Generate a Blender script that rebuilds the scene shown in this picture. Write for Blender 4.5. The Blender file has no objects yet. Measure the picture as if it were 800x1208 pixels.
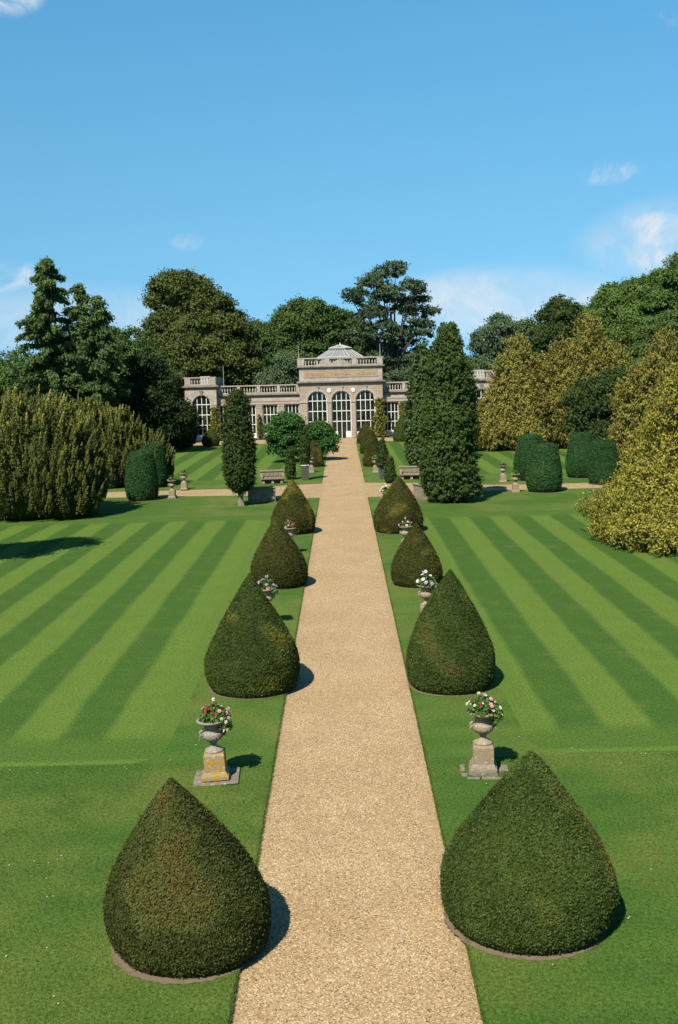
import bpy, math, random
import numpy as np
from mathutils import Matrix, Vector
RNG = np.random.default_rng(11)
random.seed(5)
S = bpy.context.scene
COL = S.collection

# ------------------------------------------------------------------ helpers: objects
def setp(o, label=None, cat=None, group=None, kind=None):
    if label: o['label'] = label
    if cat: o['category'] = cat
    if group: o['group'] = group
    if kind: o['kind'] = kind
    return o

def thing(name, loc, label, cat, group=None, rz=0.0):
    o = bpy.data.objects.new(name, None)
    o.empty_display_size = 0.3
    COL.objects.link(o)
    o.location = loc
    o.rotation_euler = (0, 0, rz)
    return setp(o, label, cat, group)

def link(name, me, mat, parent=None):
    o = bpy.data.objects.new(name, me)
    COL.objects.link(o)
    if mat is not None and len(me.materials) == 0:
        me.materials.append(mat)
    if parent is not None:
        o.parent = parent
    return o

def copy_tree(o, parent=None):
    c = o.copy()
    COL.objects.link(c)
    c.parent = parent
    for ch in list(o.children):
        copy_tree(ch, c)
    return c

class MB:
    def __init__(self):
        self.v = []; self.f = []
    def box(self, x0, x1, y0, y1, z0, z1):
        b = len(self.v)
        self.v += [(x0,y0,z0),(x1,y0,z0),(x1,y1,z0),(x0,y1,z0),(x0,y0,z1),(x1,y0,z1),(x1,y1,z1),(x0,y1,z1)]
        self.f += [tuple(b+i for i in q) for q in ((3,2,1,0),(4,5,6,7),(0,1,5,4),(1,2,6,5),(2,3,7,6),(3,0,4,7))]
        return self
    def frustum(self, w0, d0, w1, d1, z0, z1, cx=0, cy=0):
        b = len(self.v)
        for w, d, z in ((w0,d0,z0),(w1,d1,z1)):
            self.v += [(cx-w/2,cy-d/2,z),(cx+w/2,cy-d/2,z),(cx+w/2,cy+d/2,z),(cx-w/2,cy+d/2,z)]
        self.f += [tuple(b+i for i in q) for q in ((3,2,1,0),(4,5,6,7),(0,1,5,4),(1,2,6,5),(2,3,7,6),(3,0,4,7))]
        return self
    def poly(self, pts):
        b = len(self.v); self.v += list(pts); self.f.append(tuple(range(b, b+len(pts)))); return self
    def prism(self, pts, axis, a0, a1):
        # pts: 2D outline, extruded along an axis ('x' or 'y')
        n = len(pts); b = len(self.v)
        for a in (a0, a1):
            for p in pts:
                self.v.append((a, p[0], p[1]) if axis == 'x' else (p[0], a, p[1]))
        self.f.append(tuple(b+i for i in range(n))); self.f.append(tuple(b+n+i for i in reversed(range(n))))
        for i in range(n):
            j = (i+1) % n
            self.f.append((b+j, b+i, b+n+i, b+n+j))
        return self
    def lathe(self, prof, seg=16, cx=0, cy=0, flute=0.0, fz=(0,0), cap=True):
        b = len(self.v)
        for r, z in prof:
            for k in range(seg):
                a = 2*math.pi*k/seg
                rr = r*(1-flute*(k % 2)) if fz[0] <= z <= fz[1] else r
                self.v.append((cx+rr*math.cos(a), cy+rr*math.sin(a), z))
        for i in range(len(prof)-1):
            for k in range(seg):
                k2 = (k+1) % seg
                self.f.append((b+i*seg+k, b+i*seg+k2, b+(i+1)*seg+k2, b+(i+1)*seg+k))
        if cap:
            self.f.append(tuple(b+k for k in reversed(range(seg))))
            self.f.append(tuple(b+(len(prof)-1)*seg+k for k in range(seg)))
        return self
    def tube(self, pts, rads, seg=7):
        b0 = len(self.v)
        P = [Vector(p) for p in pts]
        for i, p in enumerate(P):
            d = (P[min(i+1,len(P)-1)] - P[max(i-1,0)]).normalized()
            u = d.cross(Vector((0.31,0.95,0.1))).normalized(); w = d.cross(u)
            for k in range(seg):
                a = 2*math.pi*k/seg
                self.v.append(tuple(p + (u*math.cos(a)+w*math.sin(a))*rads[i]))
        for i in range(len(P)-1):
            for k in range(seg):
                k2 = (k+1) % seg
                self.f.append((b0+i*seg+k, b0+i*seg+k2, b0+(i+1)*seg+k2, b0+(i+1)*seg+k))
        self.f.append(tuple(b0+k for k in reversed(range(seg))))
        self.f.append(tuple(b0+(len(P)-1)*seg+k for k in range(seg)))
        return self
    def mesh(self, name, smooth=False):
        me = bpy.data.meshes.new(name)
        me.from_pydata([tuple(map(float, p)) for p in self.v], [], self.f)
        me.validate(); me.update()
        if smooth:
            me.shade_smooth()
            me.set_sharp_from_angle(angle=math.radians(40))
        return me
    def build(self, name, mat, parent=None, smooth=False, bevel=0.0):
        o = link(name, self.mesh(name, smooth), mat, parent)
        if bevel:
            m = o.modifiers.new('edge', 'BEVEL'); m.width = bevel; m.segments = 2; m.limit_method = 'ANGLE'
        return o

# ------------------------------------------------------------------ helpers: materials
KA = 0.5   # base colours are given for a bright print; this brings them to measured values
class NT:
    def __init__(self, tree):
        self.t = tree; self.n = tree.nodes; self.l = tree.links
    def put(self, sock, v):
        if hasattr(v, 'is_linked') or isinstance(v, bpy.types.NodeSocket):
            self.l.new(v, sock)
        elif v is not None:
            try: sock.default_value = v
            except Exception: sock.default_value = (*v, 1.0)
    def math(self, op, a, b=None, c=None, clamp=False):
        n = self.n.new('ShaderNodeMath'); n.operation = op; n.use_clamp = clamp
        for i, x in enumerate((a, b, c)):
            if x is not None: self.put(n.inputs[i], x)
        return n.outputs[0]
    def noise(self, vec, scale, detail=3, rough=0.55, dist=0.0):
        n = self.n.new('ShaderNodeTexNoise')
        self.put(n.inputs['Vector'], vec)
        n.inputs['Scale'].default_value = scale; n.inputs['Detail'].default_value = detail
        n.inputs['Roughness'].default_value = rough; n.inputs['Distortion'].default_value = dist
        return n.outputs['Fac']
    def voro(self, vec, scale, out='Color'):
        n = self.n.new('ShaderNodeTexVoronoi'); self.put(n.inputs['Vector'], vec); n.inputs['Scale'].default_value = scale
        return n.outputs[out]
    def mapr(self, v, a, b, c=0.0, d=1.0, smooth=True):
        n = self.n.new('ShaderNodeMapRange'); n.interpolation_type = 'SMOOTHSTEP' if smooth else 'LINEAR'
        self.put(n.inputs[0], v)
        for i, x in enumerate((a, b, c, d)): self.put(n.inputs[i+1], x)
        return n.outputs[0]
    def mix(self, f, a, b, blend='MIX'):
        n = self.n.new('ShaderNodeMix'); n.data_type = 'RGBA'; n.blend_type = blend
        self.put(n.inputs[0], f)
        for i, x in ((6, a), (7, b)):
            if isinstance(x, bpy.types.NodeSocket): self.l.new(x, n.inputs[i])
            else: n.inputs[i].default_value = (*x[:3], 1.0)
        return n.outputs[2]
    def grey(self, v):
        n = self.n.new('ShaderNodeCombineColor')
        for i in range(3): self.l.new(v, n.inputs[i])
        return n.outputs[0]
    def pos(self):
        return self.n.new('ShaderNodeNewGeometry').outputs['Position']
    def obj(self):
        return self.n.new('ShaderNodeTexCoord').outputs['Object']
    def sep(self, v):
        n = self.n.new('ShaderNodeSeparateXYZ'); self.l.new(v, n.inputs[0]); return n.outputs
    def attr(self, name):
        n = self.n.new('ShaderNodeAttribute'); n.attribute_name = name; return n.outputs['Fac']
    def bump(self, h, strength, dist):
        n = self.n.new('ShaderNodeBump'); n.inputs['Strength'].default_value = strength; n.inputs['Distance'].default_value = dist
        self.l.new(h, n.inputs['Height']); return n.outputs[0]
    def principled(self, col, rough=0.8, spec=0.2, normal=None):
        n = self.n.new('ShaderNodeBsdfPrincipled')
        self.put(n.inputs['Base Color'], self.mix(1.0, col, (KA,KA,KA), 'MULTIPLY'))
        self.put(n.inputs['Roughness'], rough); self.put(n.inputs['Specular IOR Level'], spec)
        if normal is not None: self.l.new(normal, n.inputs['Normal'])
        return n.outputs[0]
    def out(self, sh):
        o = self.n.new('ShaderNodeOutputMaterial'); self.l.new(sh, o.inputs[0])

def material(name):
    m = bpy.data.materials.new(name); m.use_nodes = True; m.node_tree.nodes.clear()
    return m, NT(m.node_tree)

def plain(name, col, rough=0.7, spec=0.3, var=0.25, scale=6.0, bump=0.0):
    m, t = material(name)
    f = t.noise(t.obj(), scale, 4)
    c = t.mix(f, tuple(x*(1-var) for x in col), tuple(min(1, x*(1+var)) for x in col))
    nb = t.bump(f, bump, 0.02) if bump else None
    t.out(t.principled(c, rough, spec, nb)); return m

def foliage(name, dark, light, trans=0.22, gold=None, rough=0.75, spec=0.10):
    m, t = material(name)
    a = t.attr('tint')
    f = t.mapr(a, 0.0, 1.0, 0.0, 1.0, False)
    c = t.mix(f, dark, light)
    if gold is not None:
        c = t.mix(t.mapr(a, 1.0, 2.0, 0, 1, False), c, gold)
    p = t.principled(c, rough, spec)
    tr = t.n.new('ShaderNodeBsdfTranslucent')
    br = t.mix(1.0, c, (KA, KA, KA*0.55), 'MULTIPLY')
    t.l.new(br, tr.inputs[0])
    mx = t.n.new('ShaderNodeMixShader'); mx.inputs[0].default_value = trans
    t.l.new(p, mx.inputs[1]); t.l.new(tr.outputs[0], mx.inputs[2])
    t.out(mx.outputs[0]); return m

def bark(name, col):
    m, t = material(name)
    f = t.noise(t.obj(), 7.0, 6, 0.65)
    t.out(t.principled(t.mix(f, tuple(x*.5 for x in col), tuple(x*1.4 for x in col)), 0.9, 0.1, t.bump(f, 0.6, 0.05))); return m

# stone
def stone(name, base, grey, lichen=None, cover=0.62, scale=1.0, blocks=False):
    m, t = material(name)
    o = t.obj()
    big = t.noise(o, 0.9*scale, 5, 0.6); fine = t.noise(o, 9*scale, 6, 0.7)
    c = t.mix(t.mapr(big, 0.35, 0.7), base, grey)
    c = t.mix(t.mapr(fine, 0.3, 0.75), t.mix(1.0, c, (0.66,0.64,0.6), 'MULTIPLY'), c)
    if blocks:
        b = t.n.new('ShaderNodeTexBrick')
        b.inputs['Scale'].default_value = 1.0; b.inputs['Mortar Size'].default_value = 0.012
        b.inputs['Brick Width'].default_value = 1.0; b.inputs['Row Height'].default_value = 0.42
        b.inputs['Color1'].default_value = (1,1,1,1); b.inputs['Color2'].default_value = (0.84,0.82,0.78,1); b.inputs['Mortar'].default_value = (0.6,0.57,0.52,1)
        mp = t.n.new('ShaderNodeMapping'); mp.inputs['Rotation'].default_value = (math.pi/2, 0, 0)
        t.l.new(o, mp.inputs[0]); t.l.new(mp.outputs[0], b.inputs[0])
        c = t.mix(1.0, c, b.outputs[0], 'MULTIPLY')
    stain = t.noise(o, 3.1*scale, 5, 0.65)
    c = t.mix(t.mapr(stain, 0.62, 0.74, 0, 0.6), c, (0.10,0.095,0.085))
    if lichen is not None:
        l = t.noise(o, 5.5*scale, 5, 0.62, 0.4)
        c = t.mix(t.mapr(l, cover, cover+0.06), c, lichen)
        l2 = t.noise(o, 8.3*scale, 4, 0.6)
        c = t.mix(t.mapr(l2, 0.61, 0.66, 0, 0.85), c, (0.62,0.60,0.53))
    t.out(t.principled(c, 0.9, 0.15, t.bump(fine, 0.35, 0.02))); return m

M = {}
M['stone'] = stone('warm_limestone', (0.72,0.585,0.46), (0.67,0.565,0.47), blocks=True)
M['stone_grey'] = stone('weathered_limestone', (0.76,0.675,0.58), (0.58,0.52,0.45))
M['coping'] = stone('dark_weathered_cornice', (0.46,0.41,0.35), (0.30,0.27,0.235))
M['frieze'] = stone('terracotta_frieze', (0.70,0.50,0.30), (0.64,0.46,0.28))
M['urn'] = stone('buff_urn_stone', (0.52,0.40,0.27), (0.46,0.38,0.29), (0.50,0.33,0.05), 0.70, 1.6)
M['urn_grey'] = stone('grey_urn_stone', (0.46,0.40,0.32), (0.40,0.37,0.33), (0.50,0.33,0.05), 0.72, 1.6)
M['pedestal'] = stone('buff_pedestal_stone', (0.47,0.36,0.22), (0.44,0.38,0.29), (0.50,0.33,0.05), 0.68, 1.5)
M['lichen'] = stone('lichened_pedestal_stone', (0.50,0.42,0.28), (0.46,0.40,0.30), (0.52,0.29,0.025), 0.47, 1.7)
M['bench'] = stone('bench_stone', (0.40,0.32,0.22), (0.34,0.29,0.22), (0.42,0.30,0.08), 0.70)
M['slab'] = stone('flagstone', (0.36,0.30,0.24), (0.27,0.24,0.19), (0.12,0.16,0.05), 0.60, 2.0)
M['white'] = plain('white_paint', (1.0,0.98,0.93), 0.5, 0.3, 0.06)
M['lead'] = plain('lead_roof', (0.22,0.22,0.22), 0.6, 0.4, 0.25)
M['planter'] = plain('grey_lead_planter', (0.075,0.085,0.06), 0.7, 0.3, 0.3, 5, 0.2)
M['soil'] = plain('bare_soil', (0.24,0.18,0.12), 0.95, 0.05, 0.35, 9, 0.6)
M['iron'] = plain('dark_iron', (0.05,0.05,0.05), 0.5, 0.4, 0.2)
M['roof_lead'] = plain('pale_glazing_bar', (0.62,0.60,0.56), 0.6, 0.3, 0.12)
M['bark'] = bark('grey_brown_bark', (0.13,0.10,0.075))
M['bark_pale'] = bark('pale_bark', (0.34,0.28,0.22))
M['stake'] = plain('white_sleeve', (0.72,0.72,0.68), 0.6, 0.3, 0.08)

m, t = material('orangery_glass')
o_ = t.obj(); f_ = t.noise(o_, 0.75, 4, 0.6)
c_ = t.mix(t.mapr(f_, 0.45, 0.7), (0.012,0.018,0.014), (0.05,0.085,0.035))  # opaque dark pane; green reflections and plants behind are painted in as patches
t.out(t.principled(c_, 0.08, 0.5)); M['glass'] = m
m, t = material('roof_glass')
f_ = t.noise(t.obj(), 1.2, 3)
t.out(t.principled(t.mix(f_, (0.22,0.225,0.22), (0.38,0.385,0.37)), 0.25, 0.5)); M['roofglass'] = m

# gravel
m, t = material('gravel')
p = t.pos()
v = t.n.new('ShaderNodeTexVoronoi'); v.inputs['Scale'].default_value = 40.0; t.l.new(p, v.inputs['Vector'])
sc = t.n.new('ShaderNodeSeparateColor'); t.l.new(v.outputs['Color'], sc.inputs[0])
base = t.mix(sc.outputs[0], (0.40,0.262,0.122), (0.69,0.480,0.260))
base = t.mix(t.mapr(sc.outputs[1], 0.80, 0.98), base, (0.90,0.74,0.50))
base = t.mix(t.mapr(sc.outputs[2], 0.82, 0.95), base, (0.20,0.13,0.06))
n1 = t.noise(p, 0.45, 4, 0.6)
base = t.mix(t.mapr(n1, 0.3, 0.7), t.mix(1.0, base, (0.89,0.87,0.84), 'MULTIPLY'), base)
wx = t.sep(p)[0]
ed = t.mapr(t.math('ABSOLUTE', wx), 1.5, 2.05)
base = t.mix(t.math('MULTIPLY', ed, 0.25), base, (0.34,0.26,0.13))
h = t.math('SUBTRACT', 1.0, v.outputs['Distance'])
t.out(t.principled(base, 0.9, 0.15, t.bump(h, 0.6, 0.008))); M['gravel'] = m

# grass
GL, GD = (0.140,0.222,0.034), (0.062,0.136,0.020)
def grass(name, kind, off=0.0, per=2.75, sgn=1, y0=0.0, y1=0.0, xin=5.0):
    m, t = material(name)
    p = t.pos(); x, y, z = t.sep(p)
    big = t.noise(p, 0.16, 4, 0.6); mid = t.noise(p, 0.9, 5, 0.65); fine = t.noise(p, 14.0, 4, 0.7); vfine = t.noise(p, 46.0, 2, 0.7)
    if kind == 'plain':
        yb = t.math('SINE', t.math('MULTIPLY', t.math('ADD', y, t.math('MULTIPLY', mid, 0.6)), 4.4))
        c = t.mix(t.mapr(yb, -1, 1, 0.12, 0.40), (0.066,0.146,0.022), (0.103,0.188,0.030))
        c = t.mix(t.mapr(big, 0.40, 0.62, 0, 0.75), c, (0.155,0.205,0.040))
        c = t.mix(t.mapr(t.noise(p, 0.55, 5, 0.7), 0.50, 0.72, 0, 0.6), c, (0.060,0.124,0.020))
    else:
        wob = t.math('MULTIPLY', t.math('SUBTRACT', t.noise(p, 0.22, 3), 0.5), 0.30)
        ax = t.math('MULTIPLY', x, float(sgn))
        u = t.math('DIVIDE', t.math('ADD', t.math('SUBTRACT', ax, off), wob), per)
        fr = t.math('FRACT', t.math('ADD', u, 20.25))
        tri = t.math('ABSOLUTE', t.math('SUBTRACT', fr, 0.5))      # 0.25 = stripe edge
        s = t.mapr(tri, 0.19, 0.31)                               # 1 = light
        s = t.math('ADD', t.math('ADD', t.math('MULTIPLY', s, 0.86), 0.05), t.math('MULTIPLY', t.math('SUBTRACT', mid, 0.5), 0.75), clamp=True)
        # inner edge run and turning headlands at both ends
        e = t.mapr(ax, xin+0.55, xin+0.85)
        s = t.math('ADD', t.math('MULTIPLY', s, e), t.math('MULTIPLY', t.math('SUBTRACT', 1.0, e), 0.75))
        yy = t.math('ADD', y, t.math('MULTIPLY', t.math('SUBTRACT', t.noise(p, 0.5, 3), 0.5), 1.4))
        h1 = t.mapr(yy, y0+1.3, y0+2.5); h2 = t.mapr(yy, y1-3.4, y1-1.8, 1, 0)
        hh = t.math('MULTIPLY', h1, h2)
        s = t.math('ADD', t.math('MULTIPLY', s, hh), t.math('MULTIPLY', t.math('SUBTRACT', 1.0, hh), 0.34))
        ln = t.math('MULTIPLY', t.mapr(y, y0, y0+0.12), t.mapr(y, y0+0.22, y0+0.5, 1, 0))
        s = t.math('ADD', s, t.math('MULTIPLY', ln, 0.55), clamp=True)
        c = t.mix(s, GD, GL)  # stripes: light on the leaning nap, painted as two greens
    c = t.mix(t.mapr(mid, 0.55, 0.75, 0, 0.45), c, (0.165,0.175,0.036))
    c = t.mix(t.mapr(t.noise(p, 0.37, 5, 0.7), 0.63, 0.80, 0, 0.45), c, (0.19,0.16,0.045))
    c = t.mix(t.mapr(t.noise(p, 1.7, 6, 0.75), 0.66, 0.80, 0, 0.55), c, (0.25,0.20,0.08))
    g = t.math('ADD', t.math('MULTIPLY', fine, 0.75), t.math('MULTIPLY', vfine, 0.55))
    c = t.mix(1.0, c, t.grey(t.mapr(g, 0.45, 0.85, 0.36, 1.64, False)), 'MULTIPLY')
    t.out(t.principled(c, 0.9, 0.08, t.bump(g, 0.45, 0.03))); return m
M['grass'] = grass('lawn_grass', 'plain')
M['rough'] = plain('rough_grass', (0.06,0.10,0.02), 0.95, 0.05, 0.4, 0.6)

# foliage palettes (dark, light)
M['f_cone_olive'] = foliage('olive_yew', (0.062,0.066,0.014), (0.150,0.155,0.034), gold=(0.34,0.28,0.035))
M['f_cone'] = foliage('clipped_yew', (0.054,0.084,0.016), (0.138,0.186,0.038), gold=(0.36,0.30,0.035))
M['f_cone_brown'] = foliage('olive_yew_browned', (0.056,0.070,0.015), (0.140,0.162,0.038), gold=(0.170,0.125,0.035))
M['f_cone_green'] = foliage('clipped_yew_browned', (0.052,0.084,0.016), (0.134,0.188,0.040), gold=(0.170,0.115,0.034))
M['f_drum'] = foliage('clipped_box', (0.034,0.100,0.030), (0.080,0.195,0.055))
M['f_goldyew'] = foliage('golden_yew', (0.078,0.104,0.024), (0.31,0.32,0.072), gold=(0.84,0.72,0.19))
M['f_goldcyp'] = foliage('golden_cypress', (0.120,0.125,0.026), (0.430,0.380,0.085), gold=(0.84,0.70,0.15))
M['f_goldfront'] = foliage('bright_golden_cypress', (0.135,0.155,0.027), (0.46,0.415,0.068), gold=(0.86,0.73,0.13))
M['f_cyp'] = foliage('green_cypress', (0.046,0.084,0.021), (0.140,0.215,0.050))
M['f_cyp_dk'] = foliage('dark_cypress', (0.038,0.068,0.018), (0.115,0.175,0.042))
M['f_holly'] = foliage('glossy_laurel', (0.06,0.105,0.028), (0.165,0.250,0.062), rough=0.55, spec=0.2)
M['f_bush'] = foliage('broad_leaf_shrub', (0.042,0.115,0.028), (0.115,0.270,0.056), rough=0.65, spec=0.12)
M['f_oak'] = foliage('olive_broadleaf', (0.080,0.105,0.024), (0.190,0.240,0.062))
M['f_mid'] = foliage('mid_green_broadleaf', (0.066,0.118,0.030), (0.165,0.262,0.064))
M['f_cedar'] = foliage('blue_green_broadleaf', (0.072,0.120,0.064), (0.165,0.250,0.120))
M['f_blue'] = foliage('grey_green_broadleaf', (0.090,0.150,0.075), (0.200,0.300,0.140))
M['f_dark'] = foliage('deep_green_evergreen', (0.014,0.030,0.011), (0.056,0.100,0.026), trans=0.1)
M['f_larch'] = foliage('larch_needles', (0.090,0.155,0.052), (0.215,0.320,0.105), trans=0.3)
M['f_hill'] = foliage('fresh_broadleaf', (0.084,0.155,0.034), (0.205,0.325,0.070))
M['f_climb'] = foliage('climber_leaves', (0.10,0.115,0.026), (0.28,0.28,0.06))
M['f_flower'] = foliage('bedding_leaves', (0.06,0.13,0.026), (0.18,0.32,0.07))
for k, c in dict(pink=(0.75,0.36,0.42), white=(0.82,0.78,0.72), red=(0.36,0.03,0.06), lilac=(0.52,0.40,0.66), cream=(0.72,0.66,0.36)).items():
    M['p_'+k] = plain(k+'_petals', c, 0.6, 0.2, 0.12, 30)

# ------------------------------------------------------------------ helpers: leaves
SZ = 1.0
def norm(a): return a/np.maximum(np.linalg.norm(a, axis=1, keepdims=True), 1e-9)
def leaves(name, P, N, size, tint, mat, parent, jitter=0.8, aspect=1.5, T=None, core=None):
    size = np.asarray(size)*SZ
    """one mesh of leaf-sized diamonds; core = (verts, faces) of an added dark filler that blocks the view through, in the same mesh"""
    n = len(P)
    P = np.asarray(P, float)
    nn = norm(N + jitter*RNG.normal(size=(n,3)))
    r = RNG.normal(size=(n,3)) if T is None else T + 0.35*RNG.normal(size=(n,3))
    tt = norm(r - (r*nn).sum(1, keepdims=True)*nn)
    bb = np.cross(nn, tt)
    s = np.broadcast_to(np.asarray(size, float), (n,))*RNG.uniform(0.7, 1.35, n)
    a = tt*(s*aspect*0.5)[:,None]; b = bb*(s*0.5)[:,None]
    V = np.stack([P+a, P+b-a*0.1, P-a, P-b-a*0.1], 1).reshape(-1,3)
    tv = np.repeat(tint, 4)
    idx = np.arange(4*n, dtype=np.int32)
    starts = np.arange(0, 4*n, 4, dtype=np.int32); tot = np.full(n, 4, np.int32)
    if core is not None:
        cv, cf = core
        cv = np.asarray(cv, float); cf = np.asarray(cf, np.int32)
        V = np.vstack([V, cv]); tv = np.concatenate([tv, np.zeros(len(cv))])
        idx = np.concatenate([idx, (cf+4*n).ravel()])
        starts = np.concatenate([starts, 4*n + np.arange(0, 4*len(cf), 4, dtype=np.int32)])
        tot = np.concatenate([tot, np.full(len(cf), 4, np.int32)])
    me = bpy.data.meshes.new(name)
    me.vertices.add(len(V)); me.vertices.foreach_set('co', V.astype(np.float32).ravel())
    me.loops.add(len(idx)); me.loops.foreach_set('vertex_index', idx.astype(np.int32))
    me.polygons.add(len(starts)); me.polygons.foreach_set('loop_start', starts.astype(np.int32)); me.polygons.foreach_set('loop_total', tot)
    at = me.attributes.new('tint', 'FLOAT', 'POINT'); at.data.foreach_set('value', tv.astype(np.float32))
    me.update(calc_edges=True)
    return link(name, me, mat, parent)

def vnoise(P, f, seed=0):
    """cheap smooth noise from sums of sines, in about -1..1"""
    r = np.random.default_rng(100+seed); out = np.zeros(len(P))
    for k in range(7):
        d = r.normal(size=3); d /= np.linalg.norm(d)
        out += np.sin(P@d*f*r.uniform(0.6, 1.9) + r.uniform(0, 6.28))
    return out/3.2

def lathe_grid(prof, nz, na, lean=(0,0), lump=0.0, lf=1.5, seed=0):
    """prof: list of (height, radius); returns verts, quads and a sampler-ready table"""
    ph = np.array([p[0] for p in prof]); pr = np.array([p[1] for p in prof])
    L = np.concatenate([[0], np.cumsum(np.hypot(np.diff(ph), np.diff(pr)))])
    s = np.linspace(0, L[-1], nz)
    z = np.interp(s, L, ph); r = np.interp(s, L, pr)
    a = np.linspace(0, 2*np.pi, na, endpoint=False)
    Z = np.repeat(z, na); R_ = np.repeat(r, na); A = np.tile(a, nz)
    V = np.stack([R_*np.cos(A), R_*np.sin(A), Z], 1)
    d = 1 + lump*(0.75*vnoise(V, lf, seed) + 0.35*vnoise(V, lf*3.1, seed+9))
    V[:,0] *= d; V[:,1] *= d
    H = ph.max()
    V[:,0] += lean[0]*(Z/H); V[:,1] += lean[1]*(Z/H)
    F = []
    for i in range(nz-1):
        for k in range(na):
            k2 = (k+1) % na
            F.append((i*na+k, i*na+k2, (i+1)*na+k2, (i+1)*na+k))
    return V, np.array(F, np.int32)

def scatter_on(V, F, n):
    q = V[F]
    n1 = np.cross(q[:,1]-q[:,0], q[:,2]-q[:,0]); n2 = np.cross(q[:,2]-q[:,0], q[:,3]-q[:,0])
    ar = 0.5*(np.linalg.norm(n1, axis=1)+np.linalg.norm(n2, axis=1))
    i = RNG.choice(len(F), n, p=ar/ar.sum())
    u = RNG.random((n,1)); w = RNG.random((n,1))
    P = (q[i,0]*(1-u)+q[i,1]*u)*(1-w) + (q[i,3]*(1-u)+q[i,2]*u)*w
    N = norm(np.where(np.linalg.norm(n1[i], axis=1, keepdims=True) > 1e-9, n1[i], n2[i]))
    return P, N

def clipped(name, loc, prof, label, cat, group, mat, n, size, lean=(0,0), lump=0.02, seed=0, tintfn=None, rz=0.0, jitter=0.75, sub=1.0):
    o = thing(name, loc, label, cat, group)
    V, F = lathe_grid(prof, 46, 56, lean, lump, 1.6, seed)
    n = int(n*2.8); size = size*0.53
    P, N = scatter_on(V, F, n)
    P = P + N*RNG.normal(0.0, size*0.5, (n,1))
    st_ = RNG.random(n) < 0.012; P[st_] += N[st_]*RNG.uniform(0.5,2.2,(st_.sum(),1))*size
    tint = np.clip(0.45 + 0.20*vnoise(P, 1.7, seed+3) + 0.14*vnoise(P, 9.0, seed+5) + RNG.normal(0, 0.22, n), 0, 1)
    if tintfn is not None: tint = tintfn(P, tint)
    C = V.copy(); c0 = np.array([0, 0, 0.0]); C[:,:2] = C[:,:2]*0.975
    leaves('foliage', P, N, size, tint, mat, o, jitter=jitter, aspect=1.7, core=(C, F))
    st = MB().tube([(0,0,-0.1),(0,0,0.35)], [0.16,0.14]).build('stem', M['bark'], o)
    return o

# ------------------------------------------------------------------ camera
F_PX = 1250.0
yaw, pitch, roll = 5.9/F_PX, math.atan(162.9/F_PX), 0.024
cam = bpy.data.cameras.new('camera'); co = bpy.data.objects.new('camera', cam); COL.objects.link(co)
cam.sensor_fit = 'VERTICAL'; cam.sensor_height = 24.0; cam.lens = F_PX/1208*24.0
cam.clip_start = 0.5; cam.clip_end = 6000
co.matrix_world = Matrix.Translation((0,0,10)) @ Matrix.Rotation(yaw,4,'Z') @ Matrix.Rotation(math.pi/2-pitch,4,'X') @ Matrix.Rotation(-roll,4,'Z')
S.camera = co

# ------------------------------------------------------------------ light
EL, AZ = math.radians(50), math.radians(27)
sd = Vector((math.sin(AZ)*math.cos(EL), math.cos(AZ)*math.cos(EL), -math.sin(EL)))
sun = bpy.data.lights.new('sun', 'SUN'); sun.energy = 5.0; sun.angle = math.radians(0.5); sun.color = (1.0, 0.93, 0.80)
so = bpy.data.objects.new('sun', sun); COL.objects.link(so); so.rotation_euler = sd.to_track_quat('-Z', 'Y').to_euler(); so.location = (-40,-60,80)
w = bpy.data.worlds.new('World'); S.world = w; w.use_nodes = True; w.node_tree.nodes.clear()
t = NT(w.node_tree)
sky = t.n.new('ShaderNodeTexSky'); sky.sky_type = 'NISHITA'; sky.sun_disc = False
sky.sun_elevation = EL; sky.sun_rotation = math.pi + AZ; sky.altitude = 0; sky.air_density = 1.0; sky.dust_density = 0.1; sky.ozone_density = 1.2
hs = t.n.new('ShaderNodeHueSaturation'); hs.inputs['Saturation'].default_value = 1.38; hs.inputs['Hue'].default_value = 0.485; hs.inputs['Value'].default_value = 1.0
_d = t.n.new('ShaderNodeTexCoord').outputs['Generated']
_x, _y, _z = t.sep(_d)
_cb = t.n.new('ShaderNodeCombineXYZ'); t.l.new(_x, _cb.inputs[0]); t.l.new(_y, _cb.inputs[1])
t.l.new(t.math('ADD', t.math('MULTIPLY', t.math('MAXIMUM', _z, 0.0), 0.40), 0.160), _cb.inputs[2])
_nv = t.n.new('ShaderNodeVectorMath'); _nv.operation = 'NORMALIZE'; t.l.new(_cb.outputs[0], _nv.inputs[0])
t.l.new(_nv.outputs[0], sky.inputs[0])
t.l.new(sky.outputs[0], hs.inputs['Color'])
col = hs.outputs[0]
D = t.n.new('ShaderNodeTexCoord').outputs['Generated']
def cloud_dir(px, py):
    v = co.matrix_world.to_3x3() @ Vector(((px-400)/F_PX, -(py-604)/F_PX, -1.0)); return v.normalized()
cmask = None
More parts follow.
